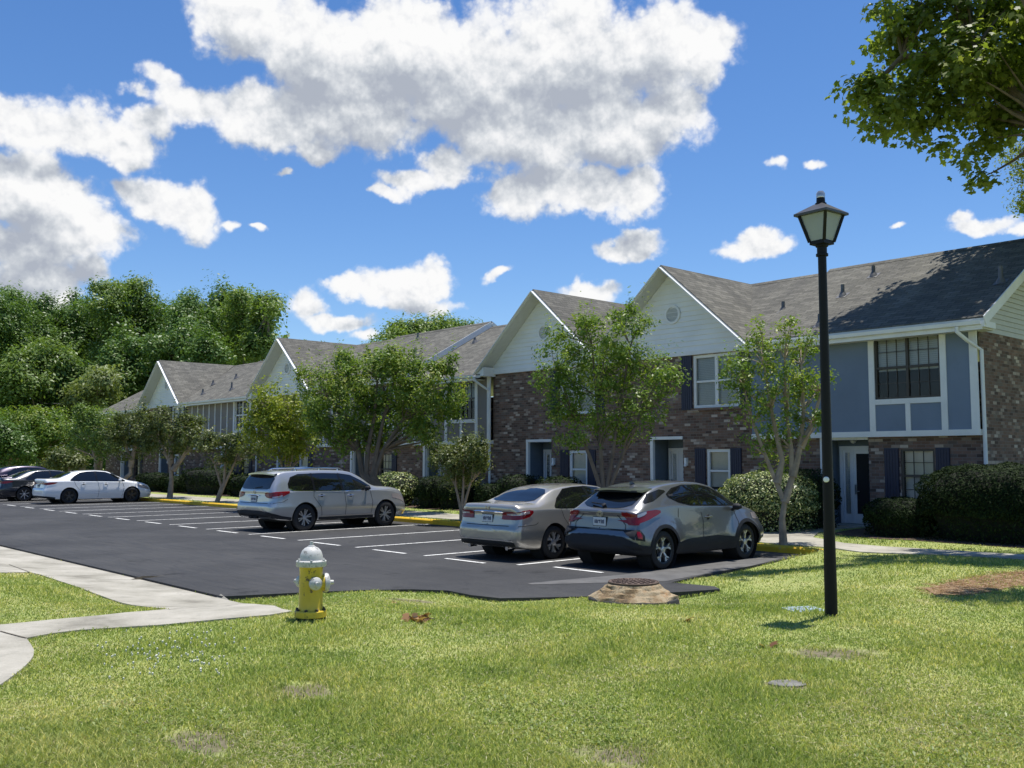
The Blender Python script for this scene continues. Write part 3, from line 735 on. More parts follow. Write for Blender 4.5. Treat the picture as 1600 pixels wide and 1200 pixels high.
# ---- gable house: brick front with white boarded gable, porch and two windows (offsets from its apex u)
def gable_house(ua, u0, u1, dz=0.0):
    w = MB(); h = [(ua - 2.30, ua - .68, 3.40, 4.96), (ua - 1.93, ua - 1.12, .95, 2.2), (ua - .28, ua + .86, .15, 2.5)]
    wall(w, u0, u1, -.1, 5.06, VF, h); w.build('wall', m_brick, HOUSE)
    window(ua - 2.30, ua - .68, 3.40, 4.96, VF, m_trim, 2, 2, 2, .96, .085, grid=False)
    window(ua - 1.93, ua - 1.12, .95, 2.2, VF, m_trim, 1, 3, 4, .8, .085, grid=False)
    shutter(ua - 2.72, ua - 2.33, 3.36, 4.98, VF); shutter(ua - .65, ua - .26, 3.36, 4.98, VF)
    shutter(ua - 2.32, ua - 1.96, .75, 2.22, VF); shutter(ua - 1.09, ua - .72, .75, 2.22, VF)
    sl = MB(); ub(sl, ua - 2.36, ua - .62, VF - .05, VF + .02, 3.32, 3.40); sl.build('window_sill', m_brick, HOUSE)
    sl = MB(); ub(sl, ua - 1.96, ua - 1.09, VF - .05, VF + .02, .88, .95); sl.build('window_sill', m_brick, HOUSE)
    porch(ua - .28, ua + .86, 2.5, VF + .0, (ua - .20, ua + .70), depth=.74)
    l = MB(); l.box(-(ua - .42) - .04, -(ua - .42) + .04, VF - .10, VF - .004, 1.72, 1.95); l.lathe([(.02, 0), (.05, .03), (.03, .1)], pt(ua - .42, VF - .09, 1.68), n=10); l.build('wall_light', m_trim, HOUSE)
    hw = 3.02; gs = (ZR - ZE) / hw; VG = VF - .06
    g = MB(); laps(g, lambda z: (ua - (ZR - .12 - z) / gs, ua + (ZR - .12 - z) / gs), 5.1, ZR - .16, VG); g.build('gable', m_side, HOUSE)
    b = MB(); ub(b, ua - 2.85, ua + 2.85, VG - .03, VF, 4.98, 5.1); b.build('frieze_board', m_trim, HOUSE)
    vz = 6.26
    ring = MB(); ring.lathe([(.22, 0), (.22, .05), (.29, .05), (.29, 0)], pt(ua - .02, VG - .012, vz), (0, -1, 0), 28, cap=False); vo = ring.build('gable_vent', m_trim, HOUSE)
    lv = MB()
    for k in range(9):
        z = vz - .2 + .4 * (k + .5) / 9; r = math.sqrt(max(.01, .22 ** 2 - (z - vz) ** 2))
        lv.face([pt(ua - .02 + r, VG - .045, z - .02), pt(ua - .02 - r, VG - .045, z - .02), pt(ua - .02 - r, VG - .02, z + .016), pt(ua - .02 + r, VG - .02, z + .016)])
    lv.face([pt(ua - .02 + .22 * math.cos(a), VG - .018, vz + .22 * math.sin(a)) for a in np.linspace(0, 2 * math.pi, 25)[:-1]])
    lv.build('louvre', m_soff, vo)
    # roof over the gable, run back into the main slope
    vv_ = VR - .02
    for s in (-1, 1):
        ue = ua + s * hw
        slope('roof', [(ue, VE, ZE + .01), (ua, VE, ZR + .01), (ua, vv_, ZR + .01), (ue, VE + .25, ZE + .01)], m_shing, .12)
        r = MB(); r.beam(pt(ue, VE - .014, ZE - .075), pt(ua, VE - .014, ZR - .075), .028, .20, (0, 1, 0)); r.build('rake_board', m_trim, HOUSE)
        q = MB(); q.prism([(-(ue), ZE - .16), (-(ua + s * 2.6), ZE - .16), (-(ua + s * 2.6), ZE + .16), (-(ue - s * .06), ZE - .06)], VE + .004, VF + .01); q.build('eave_return', m_trim, HOUSE)
# ---- panelled house: boarded upper floor in a white timber grid over a brick ground floor (offsets from its right edge r)
def panel_house(r, w, pm, battens=0, dz=0.0, plain_win=False, end=False):
    VU = VF - .14; zb = 2.60
    a = MB(); wall(a, r, r + w, zb, 5.06 + max(dz, 0), VU, [(r + .85, r + 2.49, 3.39, 4.95)]); 
    a.face([pt(r, VU, zb), pt(r + w, VU, zb), pt(r + w, VF + .2, zb), pt(r, VF + .2, zb)]); a.build('upper_wall', pm, HOUSE)
    if plain_win: window(r + .85, r + 2.49, 3.39, 4.95, VU, m_trim, 2, 2, 4, .0, .07)
    else: window(r + .85, r + 2.49, 3.39, 4.95, VU, m_bronze, 2, 3, 4, .52, .05, bm=m_blind)
    T = MB(); y0, y1 = VU - .03, VU + .005
    ub(T, r - .02, r + w, y0 - .006, VF + .02, 2.46, 2.60)
    ub(T, r - .02, r + .16, y0, y1, 2.601, 5.0); ub(T, r + .70, r + .849, y0, y1, 2.601, 5.0); ub(T, r + 2.491, r + 2.64, y0, y1, 2.601, 5.0)
    ub(T, r + .85, r + 2.49, y0, y1, 3.26, 3.389); ub(T, r + 1.60, r + 1.72, y0, y1, 2.601, 3.259)
    ub(T, r + .161, r + .699, y0 + .01, y1, 4.92, 5.0); ub(T, r + 2.641, r + w, y0 + .01, y1, 4.92, 5.0)
    if battens:
        for k in range(battens): u = r + 3.3 + k * .72; ub(T, u, u + .07, y0 + .004, y1, 2.601, 4.919)
    else: ub(T, r + 4.5, r + 4.62, y0 + .004, y1, 2.601, 4.919)
    T.build('timber_trim', m_trim, HOUSE)
    b = MB(); wall(b, r, r + w, -.1, 2.46, VF, [(r + 1.12, r + 1.95, .85, 2.15), (r + 2.78, r + 3.92, .15, 2.458)]); b.build('wall', m_brick, HOUSE)
    window(r + 1.12, r + 1.95, .85, 2.15, VF, m_bronze, 1, 3, 4, .9, .05)
    shutter(r + .75, r + 1.08, .75, 2.18, VF); shutter(r + 2.0, r + 2.36, .75, 2.18, VF)
    porch(r + 2.78, r + 3.92, 2.40, VF, (r + 2.86, r + 3.74), sky_door=True, depth=.54)
    po = MB(); ub(po, r + 3.93, r + 4.06, VF - .12, VF - .01, .2, 2.458); po.build('porch_post', m_trim, HOUSE)
    pl = MB()
    pl.lathe([(.09, .0), (.09, -.015), (.07, -.03), (.06, -.06), (.001, -.085)], pt(r + 3.35, VF + .3, 2.395), n=16)
    pl.build('porch_light', m_soff, HOUSE)
G1, G2, G3, G4 = 17.97, 23.52, 41.15, 55.3
panel_house(9.1, 6.1, m_blue, end=True, dz=.08)
gable_house(G1, 15.2, 20.75); gable_house(G2, 20.75, 26.25)
panel_house(26.25, 5.2, m_tan, dz=-.06); panel_house(31.45, 6.75, m_tan, battens=5, dz=.12)
gable_house(G3, 38.2, 43.9)
panel_house(43.9, 8.2, m_tan, battens=7, plain_win=True)
gable_house(G4, 52.1, 58.05); panel_house(58.05, 7.0, m_tan)
main_roof(8.72, 15.15, .08, rake=True); gutter(8.78, G1 - 3.04, .0)
main_roof(15.15, 26.3, 0, back=VF - VE + .06); main_roof(26.3, 31.15, -.08); gutter(G2 + 3.04, 31.12, -.08)
main_roof(31.15, 38.12, .16, rake=True); gutter(31.2, G3 - 3.04, .14); main_roof(38.12, 44.18, .06, back=VF - VE + .06)
main_roof(44.18, 52.28, 0); gutter(G3 + 3.04, G4 - 3.04, 0)
main_roof(52.28, 58.33, -.03, back=VF - VE + .06); main_roof(58.33, 65.4, -.12); gutter(G4 + 3.04, 65.4, -.12)
downspout(9.02, VF, 4.95); downspout(26.28, VF - .1, 4.9); downspout(43.95, VF - .1, 5.0)
# end wall, back wall
e = MB(); e.face([pt(9.08, VF, -.1), pt(9.08, 2 * VR - VF, -.1), pt(9.08, 2 * VR - VF, 4.9), pt(9.08, VF, 4.9)])
e.face([pt(9.08, VF, -.1), pt(9.08, VF, 4.9), pt(9.1, VF, 4.9), pt(9.1, VF, -.1)])
e.face([pt(65, 2 * VR - VF, -.1), pt(65, VF, -.1), pt(65, VF, 5), pt(65, VR, 7.4), pt(65, 2 * VR - VF, 5)])
e.face([pt(9.08, 2 * VR - VF, -.1), pt(65, 2 * VR - VF, -.1), pt(65, 2 * VR - VF, 5), pt(9.08, 2 * VR - VF, 5)])
e.build('end_wall', m_brick, HOUSE)
e = MB(); z = 4.9; L = .125
while z < 7.6:
    zt = z + L; f_ = lambda zz: max(.01, VR - VE - .3 - max(0, (zz + .1 - ZE)) / SL)
    a, b = f_(z), f_(zt)
    e.face([pt(9.06, VR - a, z), pt(9.06, VR + a, z), pt(9.08, VR + b, zt), pt(9.08, VR - b, zt)]); z = zt
e.build('end_gable', plain('cream_siding', (.55, .55, .50), .6, var=.05), HOUSE)
rb = MB(); rb.box(-9.12, -8.72, VE - .02, VF + .04, ZE - .16, ZE - .02); rb.build('eave_return', m_trim, HOUSE)
# plumbing vents standing on the front slope
def roof_hit(px, py, dz=0):
    d = Vector(ray(px, py)); dv = d.x * V[0] + d.y * V[1]
    tt = (ZE + dz - SL * VE - EYE) / (d.z - SL * dv); return (d.x * U[0] + d.y * U[1]) * tt, dv * tt
for px, py, hh in ((1317, 462, .32), (1365, 431, .3), (1281, 508, .3), (1564, 441, .4), (1224, 486, .28), (333, 601, .25), (317, 616, .3), (369, 591, .25), (362, 609, .4), (595, 555, .3), (649, 556, .35), (653, 530, .3), (742, 535, .2)):
    uu, vv2 = roof_hit(px, py); dz = .08 if uu < 15.1 else (.16 if 31.15 < uu < 38.1 else (-.08 if 26.3 < uu < 31.2 else 0)); uu, vv2 = roof_hit(px, py, dz); z = ROOFTOP(vv2, dz)
    m = MB(); m.lathe([(.13, -.05), (.10, .05), (.055, .12), (.05, hh), (.035, hh)], pt(uu, vv2, z), n=12)
    m.face([pt(uu + .15, vv2 - .15, z - .15 * SL + .012), pt(uu - .15, vv2 - .15, z - .15 * SL + .012), pt(uu - .15, vv2 + .15, z + .15 * SL + .012), pt(uu + .15, vv2 + .15, z + .15 * SL + .012)])
    m.build('vent_pipe', m_lead, HOUSE)
# ------------------------------------------------------------------ parked cars (local x forward from the rear bumper, y left)
def carpaint(name, col, metal=.75, rough=.32):
    m, t = new_mat(name); setc(t, 'Base Color', col); setc(t, 'Metallic', metal); setc(t, 'Roughness', rough)
    setc(t, 'Coat Weight', 1.0); setc(t, 'Coat Roughness', .03); return m
m_tyre = plain('tyre_rubber', (.018, .018, .019), .85, var=.2, scale=20)
m_rimd = plain('rim_dark', (.02, .02, .022), .4, metal=.3)
m_alloy = plain('alloy_rim', (.50, .50, .51), .35, metal=.7, var=.03)
m_alloyd = plain('smoked_rim', (.10, .095, .09), .35, metal=.7)
m_clad = plain('black_cladding', (.016, .018, .023), .7, var=.08, spec=.3)
m_under = plain('underbody', (.010, .010, .010), .9)
m_seam = plain('panel_gap', (.02, .02, .02), .8)
m_gloss = plain('gloss_black', (.010, .010, .011), .15, var=.0)
m_chrome = plain('chrome', (.8, .8, .8), .12, metal=1.0, var=.0)
m_plate = plain('plate_white', (.55, .58, .60), .4, var=.03)
m_ink = plain('plate_ink', (.04, .05, .10), .6)
m_cglass, t = new_mat('car_glass'); setc(t, 'Base Color', (.006, .007, .008)); setc(t, 'Roughness', .02); setc(t, 'Specular IOR Level', .75); setc(t, 'IOR', 1.55)
m_red, t = new_mat('tail_red'); setc(t, 'Base Color', (.20, .003, .006)); setc(t, 'Roughness', .12); setc(t, 'Coat Weight', .3); setc(t, 'Coat Roughness', .02); setc(t, 'Specular IOR Level', .35)
m_lens, t = new_mat('clear_lens'); setc(t, 'Base Color', (.40, .36, .36)); setc(t, 'Roughness', .1); setc(t, 'Coat Weight', 1.0); setc(t, 'Metallic', .4)
def pchip(xs, ys, x):
    xs = np.asarray(xs, float); ys = np.asarray(ys, float); h = np.diff(xs); d = np.diff(ys, axis=0) / h[:, None]
    m = np.zeros_like(ys)
    for i in range(1, len(xs) - 1):
        a, b = d[i - 1], d[i]; w1, w2 = 2 * h[i] + h[i - 1], h[i] + 2 * h[i - 1]
        with np.errstate(divide='ignore', invalid='ignore'): hm = (w1 + w2) / (w1 / a + w2 / b)
        m[i] = np.where(a * b > 0, hm, 0)
    m[0], m[-1] = d[0], d[-1]
    i = np.clip(np.searchsorted(xs, x, side='right') - 1, 0, len(xs) - 2); tt = ((x - xs[i]) / h[i])[:, None]; hh = h[i][:, None]
    return (2 * tt ** 3 - 3 * tt ** 2 + 1) * ys[i] + (tt ** 3 - 2 * tt ** 2 + tt) * hh * m[i] + (-2 * tt ** 3 + 3 * tt ** 2) * ys[i + 1] + (tt ** 3 - tt ** 2) * hh * m[i + 1]
# stations: x, sill z, sill y, mid y, mid z, belt y, belt z, roof y, top z, edge drop
SED = [(0, .34, .66, .73, .60, .68, .86, .56, .99, .02), (.04, .28, .78, .84, .60, .78, .92, .66, 1.06, .03), (.14, .25, .85, .895, .6, .85, .965, .74, 1.10, .03),
       (.35, .22, .87, .915, .6, .875, .98, .77, 1.105, .03), (.62, .2, .88, .925, .6, .885, .985, .77, 1.115, .035), (.85, .2, .88, .925, .6, .885, .985, .71, 1.20, .05),
       (1.1, .19, .87, .925, .6, .885, .98, .65, 1.315, .065), (1.4, .18, .87, .925, .6, .885, .97, .61, 1.405, .065), (1.8, .18, .86, .92, .6, .885, .96, .60, 1.452, .06),
       (2.3, .18, .86, .92, .6, .885, .95, .60, 1.465, .06), (2.75, .18, .86, .92, .6, .88, .94, .61, 1.43, .06), (3.2, .18, .87, .92, .6, .88, .925, .65, 1.25, .06),
       (3.6, .18, .87, .92, .6, .87, .91, .72, 1.05, .04), (3.78, .18, .87, .92, .6, .86, .89, .73, .995, .035), (4.2, .19, .86, .905, .58, .82, .81, .69, .925, .03),
       (4.6, .2, .80, .85, .52, .73, .69, .60, .82, .03), (4.78, .22, .68, .74, .48, .63, .60, .5, .72, .03), (4.86, .26, .52, .60, .46, .5, .54, .4, .62, .02)]
CRO = [(0, .40, .62, .71, .60, .64, .88, .52, 1.0, .02), (.05, .34, .77, .83, .60, .75, .96, .63, 1.05, .025), (.15, .31, .84, .88, .60, .80, 1.0, .69, 1.085, .03),
       (.3, .29, .86, .895, .6, .82, 1.03, .69, 1.17, .05), (.5, .28, .86, .90, .6, .83, 1.06, .66, 1.28, .06), (.8, .27, .86, .90, .6, .84, 1.10, .62, 1.43, .07),
       (1.2, .24, .84, .882, .58, .835, 1.11, .60, 1.515, .07), (1.8, .22, .83, .873, .56, .83, 1.09, .60, 1.55, .065), (2.2, .22, .83, .873, .56, .83, 1.075, .60, 1.54, .065),
       (2.6, .22, .83, .876, .56, .83, 1.06, .61, 1.48, .065), (3.0, .22, .84, .885, .58, .83, 1.04, .65, 1.30, .06), (3.28, .23, .86, .898, .6, .82, 1.01, .70, 1.14, .05),
       (3.42, .24, .86, .90, .6, .81, .985, .71, 1.085, .04), (3.8, .26, .86, .897, .6, .78, .93, .68, 1.02, .035), (4.1, .28, .80, .85, .58, .71, .83, .60, .93, .03),
       (4.28, .3, .68, .74, .54, .60, .72, .5, .81, .03), (4.36, .32, .54, .60, .5, .46, .63, .38, .71, .02)]
SUV = [(0, .46, .74, .82, .70, .78, 1.02, .66, 1.10, .02), (.05, .40, .86, .92, .70, .87, 1.07, .75, 1.18, .03), (.14, .36, .92, .96, .70, .905, 1.09, .76, 1.34, .05),
       (.27, .33, .94, .975, .70, .92, 1.10, .74, 1.53, .06), (.38, .31, .945, .98, .70, .925, 1.1, .72, 1.635, .06), (.8, .29, .945, .98, .70, .93, 1.1, .69, 1.69, .06),
       (1.6, .27, .94, .975, .68, .93, 1.09, .69, 1.71, .055), (2.45, .27, .94, .975, .68, .93, 1.08, .69, 1.70, .055), (2.83, .27, .94, .975, .68, .925, 1.075, .70, 1.655, .055),
       (3.22, .27, .945, .98, .68, .92, 1.08, .72, 1.50, .055), (3.56, .27, .945, .98, .68, .915, 1.085, .78, 1.29, .05), (3.74, .28, .945, .98, .68, .91, 1.08, .80, 1.225, .04),
       (4.3, .29, .935, .97, .66, .88, 1.04, .78, 1.18, .035), (4.7, .3, .87, .915, .64, .82, .95, .72, 1.10, .03), (4.9, .33, .76, .82, .60, .72, .84, .60, .98, .03), (5.0, .36, .62, .68, .57, .58, .74, .46, .85, .02)]
def ring_pts(s):
    zl, ws, wm, zm, wb, zb, wr, zt, dr = s.T
    e = zt - dr
    P = [(0 * zl, zl), (.7 * ws, zl), (.96 * ws, zl + .012), (ws, zl + .07), (wm - .004, zm - .16), (wm, zm), (wb + .35 * (wm - wb), zm + .62 * (zb - zm)), (wb, zb - .012), (wb - .012, zb + .012),
         (wr + (wb - wr) * .5 + .012, zb + (e - zb) * .55), (wr + .006, e), (wr - .06, e + dr * .55), (.55 * wr, zt - dr * .12), (0 * zl, zt)]
    return np.stack([np.stack(p, -1) for p in P], 1)      # n,K,2
def catmull(P, sub=4):
    n, K, _ = P.shape; out = []
    Q = np.concatenate([P[:, :1] * np.array([-1, 1]) if False else P[:, :1], P, P[:, -1:]], 1)
    for k in range(1, K):
        p0, p1, p2, p3 = Q[:, k - 1], Q[:, k], Q[:, k + 1], Q[:, k + 2]
        for j in range(sub):
            tt = j / sub; m1 = .35 * (p2 - p0); m2 = .35 * (p3 - p1)
            out.append((2 * tt ** 3 - 3 * tt ** 2 + 1) * p1 + (tt ** 3 - 2 * tt ** 2 + tt) * m1 + (-2 * tt ** 3 + 3 * tt ** 2) * p2 + (tt ** 3 - tt ** 2) * m2)
    out.append(P[:, -1]); return np.stack(out, 1)
class Car:
    def __init__(s, name, label, paint, stations, uc, v0, wheel_r, axles, tail, flare=0.0, rz=0.0, scale=(1, 1, 1), cat='car', group='cars parked in the bays'):
        st = np.array(stations, float); L = st[-1, 0]; s.L = L
        xs = np.unique(np.concatenate([np.linspace(0, .5, 26), np.linspace(.5, L - .6, 130), np.linspace(L - .6, L, 30)]))
        R_ = catmull(ring_pts(pchip(st[:, 0], st[:, 1:], xs)))
        s.wr = wheel_r; s.axles = axles
        y, z = R_[..., 0].copy(), R_[..., 1].copy(); x = np.repeat(xs[:, None], y.shape[1], 1)
        if flare:                                        # swollen arches
            for ax in axles:
                d = np.hypot(x - ax, z - wheel_r); y += flare * np.exp(-((d - wheel_r - .06) / .14) ** 2) * (y > .6) * sstep(1.15, .85, z)
            y -= flare * .25 * np.exp(-((x - (axles[0] + axles[1]) / 2) / .6) ** 2) * np.exp(-((z - .62) / .16) ** 2) * (y > .6)
        x = x + np.interp(z, [p[0] for p in tail], [p[1] for p in tail]) * np.exp(-x / .16)     # tail is not a flat wall
        nx, nr = y.shape
        Y = np.concatenate([y, -y[:, -2:0:-1]], 1); Zz = np.concatenate([z, z[:, -2:0:-1]], 1); X = np.concatenate([x, x[:, -2:0:-1]], 1)
        n = Y.shape[1]; co = np.stack([X, Y, Zz], -1)
        idx = np.arange(nx * n).reshape(nx, n); j1 = np.roll(idx, -1, 1)
        quads = np.stack([idx[:-1], idx[1:], j1[1:], j1[:-1]], -1).reshape(-1, 4)
        co = co.reshape(-1, 3)
        # end caps as concentric rings
        extra_v = []; extra_f = []
        for e, row in ((0, idx[0]), (1, idx[-1])):
            c = co[row].mean(0); prev = row
            for f in (.96, .88, .75, .6, .45, .3, .15, .02):
                cur = np.arange(n) + len(co) + sum(len(k) for k in extra_v)
                nv_ = c + (co[row] - c) * f
                if e == 0: nv_[:, 0] = np.interp(nv_[:, 2], [p[0] for p in tail], [p[1] for p in tail]) - .012 * (1 - f ** 2)
                else: nv_[:, 0] = co[row][:, 0] + .02 * (1 - f ** 2)
                extra_v.append(nv_)
                a = np.stack([prev, np.roll(prev, -1), np.roll(cur, -1), cur], -1); extra_f.append(a if e == 0 else a[:, ::-1]); prev = cur
        co = np.concatenate([co] + extra_v); quads = np.concatenate([quads] + extra_f)
        s.bvh = BVHTree.FromPolygons([Vector(c) for c in co], [list(map(int, f)) for f in quads])
        # wheel openings
        RA = wheel_r + .055; keep = np.ones(len(quads), bool); cen = co[quads].mean(1); used = np.zeros(len(co), int)
        for ax in axles:
            d = np.hypot(cen[:, 0] - ax, cen[:, 2] - wheel_r); keep &= ~((d < RA) & (np.abs(cen[:, 1]) > .52))
        gone = np.zeros(len(co), bool); gone[quads[~keep].ravel()] = True; stay = np.zeros(len(co), bool); stay[quads[keep].ravel()] = True
        b = np.where(gone & stay)[0]
        for i in b:
            for ax in axles:
                d = math.hypot(co[i, 0] - ax, co[i, 2] - wheel_r)
                if abs(d - RA) < .06 and abs(co[i, 1]) > .55: co[i, 0] = ax + (co[i, 0] - ax) * RA / d; co[i, 2] = wheel_r + (co[i, 2] - wheel_r) * RA / d
        quads = quads[keep]
        x0, y0 = uv2xy(uc, v0)
        s.root = thing(name, label, cat, (x0, y0, 0), ROT_CAR + rz, group); s.root.scale = scale
        s.body = mesh_np('body', co, quads.ravel(), np.full(len(quads), 4), paint, s.root, smooth=True)
        # wheel wells and floor
        w = MB()
        for ax in axles:
            for sd in (-1, 1):
                w.lathe([(RA + .01, 0), (RA + .01, .32), (0.001, .33)], (ax, sd * .88, wheel_r), (0, -sd, 0), 32, cap=False)
        w.box(axles[0] - .45, L - .45, -.62, .62, .19 if stations is SED else .24, .5)
        w.build('underbody', m_under, s.root)
    def patch(s, name, outline, mat, view='side', off=.006, sides=(-1, 1), nu=28, nv=10, parent=None):
        """a panel lying on the body. outline: list of (a, lo, hi); a along the car (side/top) or across it (rear/front)"""
        a = np.array([o[0] for o in outline], float); lo = np.array([o[1] for o in outline], float); hi = np.array([o[2] for o in outline], float)
        A = np.unique(np.concatenate([np.linspace(a[0], a[-1], nu), a])); Lo = np.interp(A, a, lo); Hi = np.interp(A, a, hi)
        vs_ = []; fs = []
        for sd in (sides if view == 'side' else (1,)):
            grid = []
            for i in range(len(A)):
                row = []
                for j in range(nv + 1):
                    b = Lo[i] + (Hi[i] - Lo[i]) * j / nv
                    if view == 'side': o_, d_ = Vector((A[i], sd * 3, b)), Vector((0, -sd, 0))
                    elif view == 'rear': o_, d_ = Vector((-2, A[i], b)), Vector((1, 0, 0))
                    elif view == 'front': o_, d_ = Vector((8, A[i], b)), Vector((-1, 0, 0))
                    else: o_, d_ = Vector((b, A[i], 4)), Vector((0, 0, -1))      # top: a = across, b = along
                    h = s.bvh.ray_cast(o_, d_)
                    if h[0] is None: row.append(-1)
                    else:
                        nn = h[1] if h[1].dot(d_) < 0 else -h[1]
                        row.append(len(vs_)); vs_.append(h[0] + nn * off)
                grid.append(row)
            for i in range(len(A) - 1):
                for j in range(nv):
                    f = [grid[i][j], grid[i + 1][j], grid[i + 1][j + 1], grid[i][j + 1]]
                    if -1 not in f: fs.append(f if (sd < 0 or view != 'side') else f[::-1])
        o = mesh_np(name, [tuple(v) for v in vs_], [i for f in fs for i in f], [len(f) for f in fs], mat, parent or s.root, smooth=True)
        return o
    def line(s, name, pts, w, mat, view='side', off=.004, sides=(-1, 1), parent=None):
        """thin seam or trim strip through pts (a, b)"""
        for sd in (sides if view == 'side' else (1,)):
            hits = []
            P_ = []
            for p, q in zip(pts, pts[1:]):
                k = max(2, int(math.hypot(q[0] - p[0], q[1] - p[1]) / .05)); P_ += [(p[0] + (q[0] - p[0]) * i / k, p[1] + (q[1] - p[1]) * i / k) for i in range(k)]
            P_.append(pts[-1])
            for i, p in enumerate(P_):
                a = P_[max(i - 1, 0)]; b = P_[min(i + 1, len(P_) - 1)]; dx, dy = b[0] - a[0], b[1] - a[1]; l = math.hypot(dx, dy) or 1
                pr = []
                for k in (-1, 1):
                    A, B = p[0] - dy / l * w / 2 * k, p[1] + dx / l * w / 2 * k
                    if view == 'side': o_, d_ = Vector((A, sd * 3, B)), Vector((0, -sd, 0))
                    elif view == 'rear': o_, d_ = Vector((-2, A, B)), Vector((1, 0, 0))
                    else: o_, d_ = Vector((B, A, 4)), Vector((0, 0, -1))
                    h = s.bvh.ray_cast(o_, d_)
                    if h[0] is None: pr = None; break
                    nn = h[1] if h[1].dot(d_) < 0 else -h[1]; pr.append(h[0] + nn * off)
                hits.append(pr)
            m = MB()
            for A, B in zip(hits, hits[1:]):
                if A and B: m.face([A[0], B[0], B[1], A[1]] if sd < 0 else [A[1], B[1], B[0], A[0]], smooth=True)
            if m.f: m.build(name, mat, parent or s.root)
    def ring(s, name, ax, r0, r1, a0, a1, mat, off=.008):
        """arch trim on the body round a wheel"""
        for sd in (-1, 1):
            m = MB(); prev = None
            for t_ in np.linspace(R(a0), R(a1), 40):
                cur = []
                for r in (r0, (r0 + r1) / 2, r1):
                    h = s.bvh.ray_cast(Vector((ax + r * math.cos(t_), sd * 3, s.wr + r * math.sin(t_))), Vector((0, -sd, 0)))
                    cur.append(None if h[0] is None or abs(h[0].y) < .5 else h[0] + Vector((0, sd * off, 0)))
                if prev and None not in cur and None not in prev:
                    for k in range(2): m.face([prev[k], cur[k], cur[k + 1], prev[k + 1]] if sd > 0 else [prev[k + 1], cur[k + 1], cur[k], prev[k]], smooth=True)
                prev = cur
            if m.f: m.build(name, mat, s.root)
    def wheels(s, ytrack, rr, spokes, style, rim_mat, back=None):
        W_ = .225
        for ax in s.axles:
            for sd in (-1, 1):
                e = thing('wheel', None, None, (ax, sd * ytrack, s.wr)); e.parent = s.root; r = s.wr
                ty = MB(); ty.lathe([(rr - .01, -W_ + .02), (r - .05, -W_), (r - .012, -W_ + .03), (r, -W_ + .06), (r, -.06), (r - .012, -.025), (r - .05, -.002), (rr + .012, 0), (rr, -.012), (rr - .02, -.05)], (0, 0, 0), (0, sd, 0), 40, cap=False)
                ty.build('tyre', m_tyre, e)
                sp_ = MB(); rm = MB(); rm.lathe([(rr + .006, -.004), (rr - .018, -.012), (rr - .025, -.05), (rr - .03, -.12)], (0, 0, 0), (0, sd, 0), 40, cap=False)
                def bar(r0, a0, w0, r1, a1, w1, d0=-.03, d1=-.015):
                    p = [Vector((r0 * math.cos(a0), 0, r0 * math.sin(a0))), Vector((r1 * math.cos(a1), 0, r1 * math.sin(a1)))]; d = (p[1] - p[0]).normalized(); q = Vector((-d.z, 0, d.x))
                    f = [p[0] - q * w0 / 2, p[0] + q * w0 / 2, p[1] + q * w1 / 2, p[1] - q * w1 / 2]; dep = [d0, d0, d1, d1]
                    F = [Vector((k.x, sd * dd, k.z)) for k, dd in zip(f, dep)]; B = [Vector((k.x, sd * (dd - .035), k.z)) for k, dd in zip(f, dep)]
                    sp_.face(F if sd < 0 else F[::-1])
                    for i in range(4): j = (i + 1) % 4; sp_.face([F[i], F[j], B[j], B[i]])
                for k in range(spokes):
                    a = 2 * math.pi * k / spokes + .3
                    if style == 'multi': bar(.05, a, .030, rr - .012, a, .034)
                    elif style == 'pair':
                        bar(.05, a - .1, .026, rr - .012, a - .17, .030); bar(.05, a + .1, .026, rr - .012, a + .17, .030)
                    elif style == 'twist':
                        bar(.05, a, .035, .13, a + .12, .04); bar(.12, a + .11, .045, rr - .012, a + .42, .055); bar(.13, a + .10, .025, rr - .012, a - .06, .018)
                    elif style == 'claw':
                        bar(.05, a, .035, .15, a, .03); bar(.14, a, .03, rr - .012, a - .26, .036); bar(.14, a, .03, rr - .012, a + .22, .022); bar(rr - .025, a - .28, .03, rr - .022, a + .02, .02)
                sp_.lathe([(.062, -.05), (.058, -.018), (.035, -.012), (.001, -.012)], (0, 0, 0), (0, sd, 0), 20, cap=False)
                sp_.lathe([(rr + .004, -.008), (rr - .012, -.010)], (0, 0, 0), (0, sd, 0), 40, cap=False)
                sp_.build('spokes', rim_mat, e); rm.build('rim', m_rimd, e)
                bk = MB(); bk.lathe([(rr - .02, -.075), (.001, -.075)], (0, 0, 0), (0, sd, 0), 30, cap=False); bk.lathe([(.14, -.06), (.14, -.055), (.05, -.055)], (0, 0, 0), (0, sd, 0), 24, cap=False); bk.build('brake_disc', back or m_rimd, e)
    def block(s, name, mat, x0, x1, y0, y1, z0, z1, bevel=.01, parent=None):
        m = MB(); m.box(x0, x1, y0, y1, z0, z1); return m.build(name, mat, parent or s.root, bevel=bevel)
    def surf(s, a, b, view='rear', sd=1):
        o_, d_ = (Vector((-2, a, b)), Vector((1, 0, 0))) if view == 'rear' else (Vector((a, sd * 3, b)), Vector((0, -sd, 0))) if view == 'side' else (Vector((b, a, 4)), Vector((0, 0, -1)))
        return s.bvh.ray_cast(o_, d_)[0]
